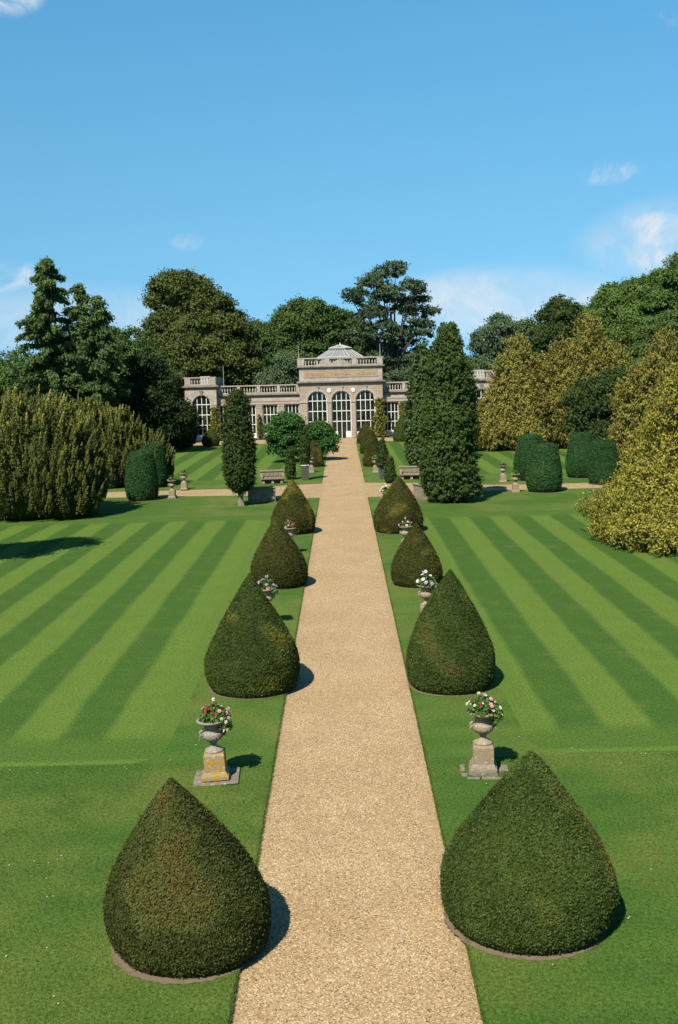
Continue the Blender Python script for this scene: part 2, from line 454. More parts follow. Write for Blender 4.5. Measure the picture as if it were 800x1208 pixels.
# (bearing, elevation in degrees, half widths in degrees, density)
CL = [(-16.4,18.7,1.9,1.3,0.9),(16.4,6.9,1.9,1.0,0.6),(9.6,3.5,5.2,1.35,0.55),(-17.4,5.4,1.9,0.9,0.8),(-7.8,7.0,1.2,0.5,0.36),(13.9,9.7,1.7,0.6,0.5),(19,5.2,5.0,1.6,0.7),(17,16.5,1.6,0.5,0.3),(-10,19.6,1.5,0.4,0.25)]
dx, dy, dz = t.sep(D)
azn = t.math('MULTIPLY', t.math('ARCTAN2', dx, dy), 180/math.pi)
eln = t.math('MULTIPLY', t.math('ARCSINE', dz), 180/math.pi)
cn = t.mapr(t.noise(D, 15.0, 8, 0.64, 0.5), 0.36, 0.68)
for a, e, wa, we, dn in CL:
    q = t.math('ADD', t.math('POWER', t.math('DIVIDE', t.math('SUBTRACT', azn, a), wa), 2.0), t.math('POWER', t.math('DIVIDE', t.math('SUBTRACT', eln, e), we), 2.0))
    v = t.math('MULTIPLY', t.mapr(q, 0.0, 1.9, 1, 0), dn)
    cmask = v if cmask is None else t.math('MAXIMUM', cmask, v)
cm = t.mapr(t.math('MULTIPLY', cmask, t.math('ADD', t.math('MULTIPLY', cn, 0.95), 0.12)), 0.06, 0.72, 0, 0.85)
bank = None
for a, e, wa, we, dn in [(9.0,3.4,6.5,1.9,0.9),(-15,3.0,8,1.8,0.45),(18.5,6.0,5.5,2.3,0.7),(16.5,6.8,1.7,0.95,1.25)]:
    q = t.math('ADD', t.math('POWER', t.math('DIVIDE', t.math('SUBTRACT', azn, a), wa), 2.0), t.math('POWER', t.math('DIVIDE', t.math('SUBTRACT', eln, e), we), 2.0))
    v = t.math('MULTIPLY', t.mapr(q, 0.0, 1.6, 1, 0), t.math('MULTIPLY', t.math('ADD', t.math('MULTIPLY', cn, 0.65), 0.35), dn))
    bank = v if bank is None else t.math('MAXIMUM', bank, v)
cm = t.math('MAXIMUM', cm, bank)
col = t.mix(cm, col, (5.4, 5.75, 6.1))
bg = t.n.new('ShaderNodeBackground'); bg.inputs['Strength'].default_value = 0.072
t.l.new(col, bg.inputs['Color'])
wo = t.n.new('ShaderNodeOutputWorld'); t.l.new(bg.outputs[0], wo.inputs[0])
S.view_settings.view_transform = 'Standard'; S.view_settings.look = 'None'; S.view_settings.exposure = 1.0; S.view_settings.gamma = 1.0
S.render.engine = 'CYCLES'
S.cycles.max_bounces = 6; S.cycles.transmission_bounces = 3; S.cycles.diffuse_bounces = 3

# ------------------------------------------------------------------ ground, lawns, paths
MB().poly([(-3000,-200,-0.30),(3000,-200,-0.30),(3000,5000,-0.30),(-3000,5000,-0.30)]).build('ground', M['rough'])['kind'] = 'structure'
pb = MB()
pb.box(-3.2,3.2,-12,168.0,-0.25,-0.06)
pb.build('gravel_path', M['gravel'])['kind'] = 'structure'
MB().poly([(-70,80,-0.064),(70,80,-0.064),(70,101,-0.064),(-70,101,-0.064)]).build('cross_path', M['gravel'])['kind'] = 'structure'
MB().poly([(-70,154,-0.068),(70,154,-0.068),(70,168,-0.068),(-70,168,-0.068)]).build('terrace', M['gravel'])['kind'] = 'structure'

def lawn_slab(name, edge, mat):
    """edge: closed outline seen from above"""
    n = len(edge); mb = MB()
    mb.v = [(x,y,0.0) for x,y in edge] + [(x,y,-0.28) for x,y in edge]
    mb.f.append(tuple(range(n)))
    for i in range(n):
        j = (i+1) % n
        mb.f.append((i, n+i, n+j, j))
    # outline given counter-clockwise
    o = mb.build(name, mat); o['kind'] = 'structure'; return o
def wavy(x, y0, y1, step, amp=0.009):
    n = max(2, int(abs(y1-y0)/step)); return [(x + amp*random.uniform(-1,1) + 0.006*math.sin(k*0.7), y0+(y1-y0)*k/n) for k in range(n+1)]
nearL = [(-2,86.0),(-4.4,86.3),(-6,87.2),(-8.5,89.0),(-15,89.6),(-65,90.4)]
nearR = [(2,85.8),(4.4,86.0),(6,86.6),(8.5,87.8),(15,88.3),(65,88.8)]
farL = [(-2,97.9),(-4.5,97.3),(-7.5,96.2),(-11,95.2),(-16,94.9),(-65,95.4)]
farR = [(2,97.7),(4.5,97.4),(7.5,95.8),(11,93.8),(16,93.1),(65,93.4)]
lawn_slab('lawn', [(-65,-12)] + wavy(-2,-12,86.0,0.45) + nearL[1:], M['grass'])
lawn_slab('lawn', list(reversed(wavy(2,-12,85.8,0.45))) + [(65,-12)][:0] + [(2,-12),(65,-12)][1:] + list(reversed(nearR[1:])), M['grass'])
lawn_slab('lawn', list(reversed(farL[1:])) + wavy(-2,97.9,156.5,0.8) + [(-65,157.5)], M['grass'])
lawn_slab('lawn', [(65,157.5)] + list(reversed(wavy(2,97.7,156.5,0.8))) + farR[1:], M['grass'])
def panel(pts, mat):
    mb = MB().poly([(x,y,0.004) for x,y in pts]); o = mb.build('mown_lawn', mat); o['kind'] = 'structure'
    if sum(pts[i][0]*pts[(i+1)%len(pts)][1]-pts[(i+1)%len(pts)][0]*pts[i][1] for i in range(len(pts))) < 0: o.data.flip_normals()
def rounded(x0, x1, y0, y1, r=1.2):
    s = 1 if x1 > x0 else -1
    p = [(x1,y0),(x0+s*r,y0)]
    for k in range(1,6):
        a = k/6*math.pi/2; p.append((x0+s*r*(1-math.sin(a)), y0+r*(1-math.cos(a))))
    p.append((x0,y0+r)); p.append((x0,y1-r))
    for k in range(1,6):
        a = k/6*math.pi/2; p.append((x0+s*r*(1-math.cos(a)), y1-r*(1-math.sin(a))))
    p += [(x0+s*r,y1),(x1,y1)]
    return p
panel(rounded(-4.95,-64,26.6,76.0), grass('striped_grass_west', 'stripe', 6.85, 2.72, -1, 26.6, 76.0, 4.95))
panel(rounded(4.85,64,26.7,75.0), grass('striped_grass_east', 'stripe', 5.8, 2.77, 1, 26.7, 75.0, 4.85))
panel(rounded(-4.8,-64,101.0,155.8), grass('striped_grass_far_west', 'stripe', 6.6, 3.1, -1, 101.0, 155.8, 4.8))
panel(rounded(4.8,64,101.0,155.8), grass('striped_grass_far_east', 'stripe', 6.6, 3.1, 1, 101.0, 155.8, 4.8))

# grass blades: turf in the foreground and ragged tufts over the path's edges
def blades(name, P, h, wd, label):
    n = len(P); a = RNG.uniform(0, 2*np.pi, n); hh = h*RNG.uniform(0.5, 1.4, n); ww = wd*RNG.uniform(0.7, 1.3, n)
    side = np.stack([np.cos(a), np.sin(a), np.zeros(n)], 1); ln = RNG.normal(0, 0.5, (n,2))
    tip = P + np.stack([ln[:,0]*hh, ln[:,1]*hh, hh], 1)
    V = np.stack([P-side*ww[:,None]*0.5, P+side*ww[:,None]*0.5, tip], 1).reshape(-1,3)
    me = bpy.data.meshes.new(name)
    me.vertices.add(3*n); me.vertices.foreach_set('co', V.astype(np.float32).ravel())
    me.loops.add(3*n); me.loops.foreach_set('vertex_index', np.arange(3*n, dtype=np.int32))
    me.polygons.add(n); me.polygons.foreach_set('loop_start', np.arange(0,3*n,3,dtype=np.int32)); me.polygons.foreach_set('loop_total', np.full(n,3,np.int32))
    me.update(calc_edges=True)
    return setp(link(name, me, M['grass']), label, 'grass', kind='stuff')
n_ = 170000
X = RNG.uniform(2.03, 9.5, n_)*RNG.choice((-1,1), n_); Y = 14.6 + 12.0*RNG.random(n_)**1.3
ok = np.ones(n_, bool)
for cx, cy, cr in ((-2.86,17.85,1.40),(3.17,18.42,1.5),(-3.36,25.55,0.62),(3.36,25.65,0.40)): ok &= np.hypot(X-cx, Y-cy) > cr
P_ = np.stack([X,Y,np.full(n_,-0.004)],1)[ok]
blades('grass', P_, 0.035, 0.013, 'short turf blades in the foreground lawn')
n_ = 26000
Y = 14.5 + 71*RNG.random(n_)**1.7; X = (1.985+np.abs(RNG.normal(0,0.02,n_)) - 0.03*RNG.random(n_))*RNG.choice((-1,1), n_)
blades('grass', np.stack([X,Y,np.full(n_,-0.02)],1), 0.05, 0.016, 'ragged grass hanging over the gravel path edges')

# daisies in the nearer grass
dm = MB()
for _ in range(30):
    sx = random.choice((-1,1)); cx = sx*random.uniform(2.6,8.6); cy = random.uniform(15.6,29)
    for _ in range(random.choice((1,1,2,3,4))):
        x = cx+random.gauss(0,0.25); y = cy+random.gauss(0,0.3); r = random.uniform(0.010,0.019)
        if abs(x) < 2.15: continue
        b = len(dm.v); z = random.uniform(0.02,0.045)
        for k in range(6): dm.v.append((x+r*math.cos(k*1.047), y+r*math.sin(k*1.047), z))
        dm.v.append((x, y, z+0.008))
        dm.f += [(b+k, b+(k+1)%6, b+6) for k in range(6)]
setp(dm.build('daisies', M['p_white']), 'scattered white daisies in the foreground grass', 'daisies', kind='stuff')

# ------------------------------------------------------------------ clipped yew cones
def cone_prof(H, R, kind=0):
    base = [(0.0,0.0),(0.0,0.84),(0.04,0.93),(0.10,0.98),(0.20,1.0),(0.30,0.975),(0.42,0.87),(0.55,0.715),(0.68,0.53),(0.80,0.35),(0.90,0.185),(0.97,0.06),(1.0,0.0)]
    if kind == 1: base = [(0.0,0.0),(0.0,0.84),(0.05,0.95),(0.16,1.0),(0.27,0.98),(0.40,0.87),(0.55,0.68),(0.70,0.46),(0.84,0.25),(0.94,0.11),(1.0,0.0)]
    return [(h*H, r*R) for h, r in base]
def patchy(amount, side=0, seed=0, spot=None):
    def f(P, t):
        nz = vnoise(P, 2.4, 40+seed) + 0.5*vnoise(P, 5.0, 50+seed)
        g = np.clip((nz - (0.75-amount))*1.6, 0, 1)
        if side: g = g*np.clip(side*P[:,0]*1.1 + 0.25, 0, 1)
        if spot is not None:
            d = np.linalg.norm((P-np.array(spot))/np.array([0.34,0.6,0.16]), axis=1) + 0.35*vnoise(P, 7, seed)
            g = np.maximum(g, np.clip((1.1-d)*1.5, 0, 0.8))
        return t + g*1.0
    return f
G_CONE = 'clipped yew cones lining the gravel path'
cones = [
 # x, y, r, h, lean x, leaves, leaf size, material, kind, tint, label
 (-2.86,17.85,1.43,3.02,-0.30,70000,0.052,'f_cone_brown',0,patchy(0.22,0,11),'broad olive-brown clipped yew cone in a soil ring, nearest on the path\'s left side'),
 (3.17,18.42,1.58,3.16,0.12,76000,0.052,'f_cone_green',0,patchy(0.25,0,12),'largest and nearest dark green clipped yew cone, on the path\'s right side'),
 (-3.09,33.4,1.50,3.72,0.02,52000,0.062,'f_cone',1,patchy(0.55,1,1,(-0.55,-0.95,2.45)),'tall clipped yew cone mottled yellow on its flank, just behind the orange-lichened urn'),
 (3.28,33.15,1.42,3.75,0.05,52000,0.062,'f_cone_green',0,patchy(0.18,0,13),'tall evenly green clipped yew cone directly behind the buff stone urn'),
 (-3.16,50.2,1.34,3.2,-0.12,26000,0.075,'f_cone_olive',0,None,'dark olive clipped yew cone with a flower-filled urn against its front left'),
 (3.39,49.7,1.20,2.9,0.0,26000,0.075,'f_cone_olive',0,patchy(0.1,0,3),'smallish olive clipped yew cone with a flowery urn at its lower right'),
 (-3.28,67.2,1.38,3.38,0.05,20000,0.085,'f_cone_olive',0,patchy(0.55,0,4),'yellowish clipped yew cone left of the path, last before the crossing'),
 (3.42,66.7,1.55,3.5,0.1,20000,0.085,'f_cone_olive',0,patchy(0.45,0,5),'yellow-green clipped yew cone right of the path, last before the crossing'),
 (-3.12,116.0,1.0,2.95,-0.1,9000,0.12,'f_cone_olive',0,patchy(0.5,0,6),'small yellowish yew cone beyond the crossing, beside the broad-leaved shrubs'),
 (3.25,114.6,1.05,3.2,0.1,9000,0.12,'f_cone_olive',0,patchy(0.4,0,7),'front cone of the three small yews beyond the crossing'),
 (3.45,133.0,1.22,3.4,0.05,8000,0.13,'f_cone_olive',0,patchy(0.3,0,8),'middle cone of the three small yews beyond the crossing'),
 (3.45,152.5,1.3,3.1,0.0,8000,0.14,'f_cone_olive',0,patchy(0.3,0,9),'rearmost cone of the three small yews, by the orangery door'),
]
sb = 0
for i, (x,y,r,h,ln,n,sz,mk,kd,tf,lab) in enumerate(cones):
    clipped('yew_cone', (x,y,0.0), cone_prof(h,r,kd), lab, 'topiary', G_CONE, M[mk], n, sz, (ln,0.0), 0.030, i, tf)
    rr = r*0.945 if i != 0 else 1.40
    d = MB(); d.v = [(x-(0.08 if i == 0 else 0)+rr*(1+0.022*random.uniform(-1,1))*math.cos(k*math.pi/64), y+rr*(1+0.022*random.uniform(-1,1))*math.sin(k*math.pi/64), 0.008) for k in range(128)]
    d.f = [tuple(range(128))]
    d.build('soil_bed', M['soil'])['kind'] = 'structure'
clipped('yew_cone', (8.75,155.2,0), cone_prof(4.0,1.3,1), 'large dark green yew cone standing before the orangery\'s right wing', 'topiary', None, M['f_cone'], 9000, 0.14, (0,0), 0.02, 31)
clipped('yew_dome', (-19.2,154.6,0), [(0,0),(0,.95),(.4,1.2),(.9,1.25),(1.5,1.0),(2.0,.6),(2.35,.2),(2.4,0)], 'low round-topped clipped yew in front of the left pavilion window', 'topiary', None, M['f_cone'], 8000, 0.14, (0,0), 0.03, 32)

# clipped drums along the cross path
def drum_prof(H, R): return [(0,0),(0,0.78*R),(0.08*H,0.93*R),(0.22*H,R),(0.4*H,0.985*R),(0.65*H,0.88*R),(0.86*H,0.76*R),(0.95*H,0.68*R),(0.99*H,0.5*R),(H,0.25*R),(H*1.003,0)]
for i, (x,y,r,h,lab) in enumerate([
 (-16.75,87.6,1.33,4.05,'front green clipped yew drum of the left pair, beside the golden yews'),
 (-17.5,97.9,1.25,4.05,'rear green clipped yew drum of the left pair, beyond the cross path'),
 (-21.9,97.6,1.1,3.75,'narrow clipped yew drum half hidden by the golden Irish yew'),
 (16.55,86.9,1.42,3.95,'front clipped yew drum right of the two urns on the cross path\'s right arm'),
 (17.1,96.3,1.5,4.1,'rear clipped yew drum just behind the one beside the right-hand urns'),
 (22.75,92.3,1.3,3.7,'clipped yew drum partly hidden behind the bright golden cypress'),
 (22.0,97.6,1.35,4.1,'clipped yew drum standing just left of and behind the one near the golden cypress')]):
    clipped('yew_drum', (x,y,0), drum_prof(h,r), lab, 'topiary', 'clipped yew drums along the cross path', M['f_drum'], 14000, 0.115, (0,0), 0.03, 60+i)
    d = MB(); d.v = [(x+r*1.02*math.cos(k*math.pi/16), y+r*1.02*math.sin(k*math.pi/16), 0.010) for k in range(32)]; d.f = [tuple(range(32))]
    d.build('soil_bed', M['soil'])['kind'] = 'structure'

# ------------------------------------------------------------------ trees
def limbs(mb, tips, base_r, fork, seed=0):
    r = random.Random(seed)
    for tx, ty, tz in tips:
        m1 = (tx*0.35+r.uniform(-.4,.4), ty*0.35+r.uniform(-.4,.4), fork+(tz-fork)*0.45)
        mb.tube([(0,0,fork*0.8), m1, (tx,ty,tz)], [base_r*0.55, base_r*0.32, base_r*0.08], 6)

def broadleaf(name, loc, blobs, label, mat, n, size=0.4, cat='tree', group=None, trunk=0.45, clump=0.9, per=16, core=0.55, seed=0, fork=None, flat=0.6, barkm='bark', low=-0.65, lobe=1.7):
    o = thing(name, loc, label, cat, group)
    B = np.array(blobs, float); rng = np.random.default_rng(seed+7)
    C0, R0 = B[:,:3], B[:,3:6]
    sc_, sr_ = [], []
    for c_, r_ in zip(C0, R0):
        m_ = int(np.clip(5.2*(r_.mean()/lobe)**1.6, 5, 40))
        q_ = norm(rng.normal(size=(m_*2,3))); q_ = q_[q_[:,2] > low][:m_]
        sc_.append(c_ + q_*r_*rng.uniform(0.62,0.86,(len(q_),1))); rr_ = lobe*rng.uniform(0.6,1.25,(len(q_),1)); sr_.append(np.minimum(rr_, 0.62*r_.mean())*np.array([1.1,1.1,0.85]))
    C, R_ = np.vstack(sc_), np.vstack(sr_)
    n = int(n*2.3); size = size*0.61; per = int(per*1.5)
    area = R_[:,0]*R_[:,2]
    nc = max(20, n//per)
    i = rng.choice(len(C), nc*4, p=area/area.sum())
    d = norm(rng.normal(size=(nc*4,3))); d = d[d[:,2] > -0.35]; i = i[:len(d)]
    rad = 1.0 - np.abs(rng.normal(0, 0.16, len(d)))
    lum = 1 + 0.10*vnoise(d*3+i[:,None]*7.0, 1.7, seed)
    P = C[i] + d*R_[i]*(rad*lum)[:,None]
    dist = np.linalg.norm((P[:,None,:]-C[None])/R_[None], axis=2); dist[np.arange(len(P)), i] = 9
    keep = (dist.min(1) > 0.74) & (P[:,2] > 0.3)
    if core: keep &= np.linalg.norm((P[:,None,:]-C0[None])/R0[None], axis=2).min(1) > core
    P, d = P[keep][:nc], d[keep][:nc]
    k = len(P)
    ct = np.clip(rng.normal(0.42, 0.20, k), 0, 1)
    cs = clump*rng.uniform(0.6, 1.3, k)
    PP = np.repeat(P, per, 0); dd = np.repeat(norm(d + 0.42*rng.normal(size=(k,3))), per, 0)
    off = rng.normal(size=(k*per,3))*np.array([0.5,0.5,0.5*flat]); 
    PP = PP + off*np.repeat(cs, per)[:,None]
    tint = np.clip(np.repeat(ct, per) + rng.normal(0, 0.16, k*per), 0, 1)
    cv = cf = None
    if core:
        vs, fs = [], []; b0 = 0
        for c, r in zip(C0, R0):
            V, F = lathe_grid([(-1,0),(-.92,.38),(-.7,.71),(-.38,.92),(0,1),(.38,.92),(.7,.71),(.92,.38),(1,0)], 11, 16)
            V = V*(1+0.12*vnoise(V, 3, seed))[:,None]
            vs.append(c+V*r*core); fs.append(F+b0); b0 += len(V)
        cv, cf = np.vstack(vs), np.vstack(fs)
    leaves('crown', PP, dd + np.array([0,0,0.25]), size, tint, mat, o, jitter=0.55, aspect=1.45, core=None if cv is None else (cv, cf))
    top = C0[:,2].max()
    fk = fork if fork else max(1.5, (C0[:,2]-R0[:,2]).min()*0.9+0.8)
    mb = MB().tube([(0,0,-0.3),(0.1,0,fk*0.5),(0,0.05,fk),(0.1,0,top*0.75)], [trunk*1.25,trunk,trunk*0.85,trunk*0.3], 9)
    limbs(mb, [tuple(c) for c in C0], trunk, fk, seed)
    mb.build('trunk', M[barkm], o, smooth=True)
    return o

def cypress(name, loc, cones, label, mat, n, size=0.22, cat='tree', group=None, spray=0.9, per=14, upv=0.5, seed=0, trunk=0.3, barkm='bark', lump=0.2, gold=0.8, power=0.85, bare=0.0, prof=None, lf=1.0, ):
    """cones: (cx,cy,z0,R,H) leaders; foliage hangs in sprays on them"""
    o = thing(name, loc, label, cat, group)
    rng = np.random.default_rng(seed+500)
    n = int(n*3.2); size = size*0.45; per = int(per*2.0)
    Cn = np.array(cones, float); w = Cn[:,3]*Cn[:,4]; ns = n//per
    i = rng.choice(len(Cn), ns*2, p=w/w.sum())
    tt = 1-np.sqrt(rng.random(ns*2))*0.999 if prof is None else rng.random(ns*2); tt = np.clip(tt + 0.06*rng.random(ns*2), 0, 0.995)
    def rad(t):
        if prof is not None: return np.interp(t, [q[0] for q in prof], [q[1] for q in prof])
        base = np.minimum(1.0, (1-t)**power*1.12)
        return base*np.clip(0.72+t*4.0, 0, 1)
    a = rng.uniform(0, 2*np.pi, ns*2)
    dirr = np.stack([np.cos(a), np.sin(a), np.zeros_like(a)], 1)
    z = Cn[i,2] + tt*Cn[i,4]
    pre = np.stack([Cn[i,0], Cn[i,1], z], 1) + dirr*(rad(tt)*Cn[i,3])[:,None]
    lm = 1 + lump*vnoise(pre*np.array([1,1,0.8]), 1.1*lf, seed) + lump*0.8*vnoise(pre, 2.6*lf, seed+1)
    q = 1 - np.abs(rng.normal(0, 0.13, ns*2))
    P = np.stack([Cn[i,0], Cn[i,1], z], 1) + dirr*(rad(tt)*Cn[i,3]*lm*q)[:,None]
    keep = np.ones(len(P), bool)
    for j, c in enumerate(Cn):
        tj = (P[:,2]-c[2])/c[4]; ok = (tj > 0) & (tj < 1)
        dj = np.hypot(P[:,0]-c[0], P[:,1]-c[1])
        keep &= ~((i != j) & ok & (dj < 0.72*c[3]*rad(np.clip(tj,0,1))))
    keep &= P[:,2] > 0.05
    P, dirr, q, tt = P[keep][:ns], dirr[keep][:ns], q[keep][:ns], tt[keep][:ns]
    k = len(P)
    ax = norm(dirr*(1-upv) + np.array([0,0,1.0])*upv + 0.28*rng.normal(size=(k,3)))
    L = spray*rng.uniform(0.55, 1.3, k)
    u = rng.random((k,per))
    PP = P[:,None,:] + ax[:,None,:]*(u*L[:,None])[:,:,None]
    wd = (0.30*(1-u)+0.07)*L[:,None]
    PP = PP + rng.normal(size=(k,per,3))*wd[:,:,None]*0.55
    ct = rng.normal(0.38, 0.18, k)
    tint = np.clip(ct[:,None] + 0.55*(u-0.4) + rng.normal(0, 0.13, (k,per)), 0, 1)
    if gold: tint = tint + np.clip((u-0.55)*1.6, 0, 1)*gold*np.clip(rng.normal(0.6,0.4,(k,1)), 0, 1)
    PP = PP.reshape(-1,3); dd = np.repeat(dirr*0.8+np.array([0,0,0.3]), per, 0); T = np.repeat(ax, per, 0)
    vs, fs, b0 = [], [], 0
    for j, c in enumerate(Cn):
        zz = np.linspace(0.03, 0.93, 12)
        V, F = lathe_grid([(0.03*c[4],0)] + [(s*c[4], float(rad(np.array([s]))[0])*c[3]*0.74) for s in zz] + [(0.95*c[4],0)], 20, 16, lump=0.12, lf=1.3, seed=seed)
        vs.append(V+np.array([c[0],c[1],c[2]])); fs.append(F+b0); b0 += len(V)
    leaves('crown', PP, dd, size, tint.ravel(), mat, o, jitter=0.6, aspect=2.0, T=T, core=(np.vstack(vs), np.vstack(fs)))
    mb = MB()
    zb = float(Cn[:,2].min())
    mb.tube([(0,0,-0.2),(0.02,0,zb+0.3),(0,0,zb+Cn[0,4]*0.6)], [trunk*1.5, trunk, trunk*0.4], 9)
    if bare:
        for kx in (-1,1): mb.tube([(kx*0.22,-0.1*kx,-0.15),(kx*0.1,0,bare*0.6),(kx*0.25,0.05,bare+0.6)], [trunk*0.8,trunk*0.6,trunk*0.4], 7)
    mb.build('trunk', M[barkm], o, smooth=True)
    return o

def plume_yew(name, loc, mounds, label, n_pl, per, mat, seed=0, size=0.17, group=None):
    o = thing(name, loc, label, 'tree', group)
    rng = np.random.default_rng(seed+900)
    B = np.array(mounds, float); area = (B[:,3]+B[:,4])*B[:,5]
    n_pl = int(n_pl*1.7); per = int(per*1.7); size = size*0.52
    i = rng.choice(len(B), n_pl*2, p=area/area.sum())
    d = norm(rng.normal(size=(n_pl*2,3))); d[:,2] = np.abs(d[:,2])*1.1 - 0.25; d = norm(d)
    P = B[i,:3] + d*B[i,3:6]*(1-0.22*rng.random((n_pl*2,1))**2)
    dist = np.linalg.norm((P[:,None,:]-B[None,:,:3])/B[None,:,3:6], axis=2); dist[np.arange(len(P)), i] = 9
    keep = (dist.min(1) > 0.85) & (P[:,2] > 0.2); P, d = P[keep][:n_pl], d[keep][:n_pl]
    k = len(P)
    L = rng.uniform(0.9, 2.0, k); rp = rng.uniform(0.16, 0.30, k)
    lean = norm(np.stack([d[:,0]*0.45, d[:,1]*0.45, np.ones(k)], 1) + 0.08*rng.normal(size=(k,3)))
    u = rng.random((k,per))**0.85
    a = rng.uniform(0, 2*np.pi, (k,per))
    prof = np.interp(u, [0,0.15,0.35,0.6,0.85,1.0], [1.35,1.15,0.92,0.62,0.30,0.02])
    rr = rp[:,None]*prof*rng.uniform(0.7, 1.08, (k,per))
    rad = np.stack([np.cos(a), np.sin(a), np.zeros_like(a)], 2)
    PP = P[:,None,:] + lean[:,None,:]*((u-0.30)*L[:,None])[:,:,None] + rad*rr[:,:,None]
    hz = np.clip(P[:,2]/8.0, 0, 1)
    tint = 0.25 + 0.45*u + rng.normal(0, 0.16, (k,per)) + rng.normal(0,0.1,(k,1))
    tint = np.clip(tint-0.2, 0, 1)*(0.45+0.65*hz[:,None]) + np.clip((u-0.5)*2.0, 0, 1)*np.clip(rng.normal(0.55,0.3,(k,1)),0,1)*(0.30+1.15*hz[:,None])
    vs, fs, b0 = [], [], 0
    for c in B:
        V, F = lathe_grid([(-.6,0),(-.55,.72),(-.2,.95),(0.1,1),(.38,.92),(.7,.71),(.92,.38),(1,0)], 12, 22, lump=0.06, lf=2.5, seed=seed)
        V = c[:3]+V*c[3:6]*0.80; V[:,2] = np.maximum(V[:,2], 0.0); vs.append(V); fs.append(F+b0); b0 += len(V)
    PP = PP.reshape(-1,3); NN = (rad+np.array([0,0,0.2])).reshape(-1,3); TT = np.repeat(lean, per, 0); tint = tint.ravel()
    cV, cF = np.vstack(vs), np.vstack(fs)
    fP, fN = scatter_on(cV, cF, 26000)
    fP = fP + fN*rng.uniform(0.0, 0.45, (len(fP),1)); ok = fP[:,2] > 0.05; fP, fN = fP[ok], fN[ok]
    PP = np.vstack([PP, fP]); NN = np.vstack([NN, fN]); TT = np.vstack([TT, np.tile(np.array([[0,0,1.0]]), (len(fP),1))])
    tint = np.concatenate([tint, np.clip(rng.normal(0.12,0.12,len(fP)), 0, 0.5)])
    leaves('crown', PP, NN, size, tint, mat, o, jitter=0.55, aspect=1.9,
           T=TT, core=(np.vstack(vs), np.vstack(fs)))
    MB().tube([(0,0,-0.2),(0,0,1.5),(0,0,4)], [0.6,0.5,0.2], 9).build('trunk', M['bark'], o, smooth=True)
    return o

def larch(name, loc, H, W, label, mat, n, seed=0, group=None, start=0.12):
    o = thing(name, loc, label, 'tree', group)
    rng = np.random.default_rng(seed+300)
    mb = MB().tube([(0,0,-0.3),(0.1,0,H*0.4),(0.0,0.1,H*0.75),(0.1,0,H*0.985)], [0.45,0.32,0.16,0.03], 8)
    PPs, Ts, tn = [], [], []
    nb = 130
    for b in range(nb):
        f = start + (1-start)*(b/nb)**0.9*0.985
        z = f*H; a = rng.uniform(0, 6.283)
        Lb = W*(0.20+0.85*(1-f)**0.7)*rng.uniform(0.45,1.2)
        if f > 0.9: Lb *= 0.6
        d = np.array([math.cos(a), math.sin(a), 0])
        rise = rng.uniform(0.0,0.6)
        s = np.linspace(0, 1, 6)
        path = np.array([0,0,z]) + d*(Lb*s)[:,None]; path[:,2] += Lb*(rise*s - 0.42*s*s)
        mb.tube([tuple(p) for p in path], list(0.075*(1-0.85*s)*(1.2-f)), 5)
        m_ = int(n/nb*(0.35+Lb/W))
        u = rng.beta(1.5,1.0,m_)
        Q = np.stack([np.interp(u, s, path[:,j]) for j in range(3)], 1)
        sp = 0.16+0.42*(1-np.abs(u-0.5))*0.55
        off = rng.normal(size=(m_,3))*np.array([1,1,0.5])*sp[:,None]*0.75; off[:,2] -= np.abs(rng.normal(0,0.26,m_))
        PPs.append(Q+off); Ts.append(np.repeat((d*0.5+np.array([0,0,-0.6]))[None], m_, 0)); tn.append(np.clip(rng.normal(0.45,0.2)+rng.normal(0,0.18,m_),0,1))
    P = np.vstack(PPs)
    leaves('crown', P, np.tile(np.array([[0,-0.3,0.7]]), (len(P),1)), 0.21, np.concatenate(tn), mat, o, jitter=0.9, aspect=2.2, T=np.vstack(Ts))
    mb.build('trunk', M['bark'], o, smooth=True)
    return o

# specimen conifers flanking the crossing
cypress('cypress_tree', (8.2,81.6,0), [(0,0,0.15,1.62,13.0),(-0.4,0.4,0.2,1.35,11.0),(0.5,0.3,0.2,1.4,10.8),(0.1,-0.5,0.1,1.55,8.2),(-0.6,-0.4,0.1,1.3,6.0),(0.65,-0.3,0.1,1.3,5.6)],
        'huge dense dark green cypress right of the path at the crossing', M['f_cyp'], 60000, 0.19, spray=0.62, per=16, upv=0.42, seed=1, trunk=0.4, gold=0, lump=0.15,
        prof=[(0,0.72),(0.06,0.93),(0.2,1.0),(0.42,0.98),(0.62,0.90),(0.77,0.74),(0.89,0.47),(1.0,0.05)])
cypress('cypress_tree', (-8.02,81.9,0), [(0,0,0.9,0.86,7.7),(0.15,0.1,1.0,0.74,6.4),(-0.2,-0.1,0.9,0.76,6.9)],
        'slim dark columnar cypress with pale bare trunks, left of the crossing', M['f_cyp_dk'], 30000, 0.15, spray=0.48, per=14, upv=0.45, seed=2, trunk=0.13, barkm='bark_pale', gold=0, bare=1.1, lump=0.17, lf=1.6,
        prof=[(0,0.30),(0.07,0.62),(0.16,0.95),(0.3,1.02),(0.5,0.98),(0.7,0.90),(0.86,0.74),(0.95,0.5),(1.0,0.15)])
cypress('laurel_column', (8.3,113.0,0), [(0.3,0,0.1,0.95,13.6),(-0.45,0.2,0.1,0.75,11.8),(0.9,0.4,0.1,0.85,12.0)],
        'narrow leafy evergreen column just behind the huge cypress', M['f_holly'], 16000, 0.24, spray=0.5, per=12, upv=0.3, seed=3, gold=0, power=0.5)

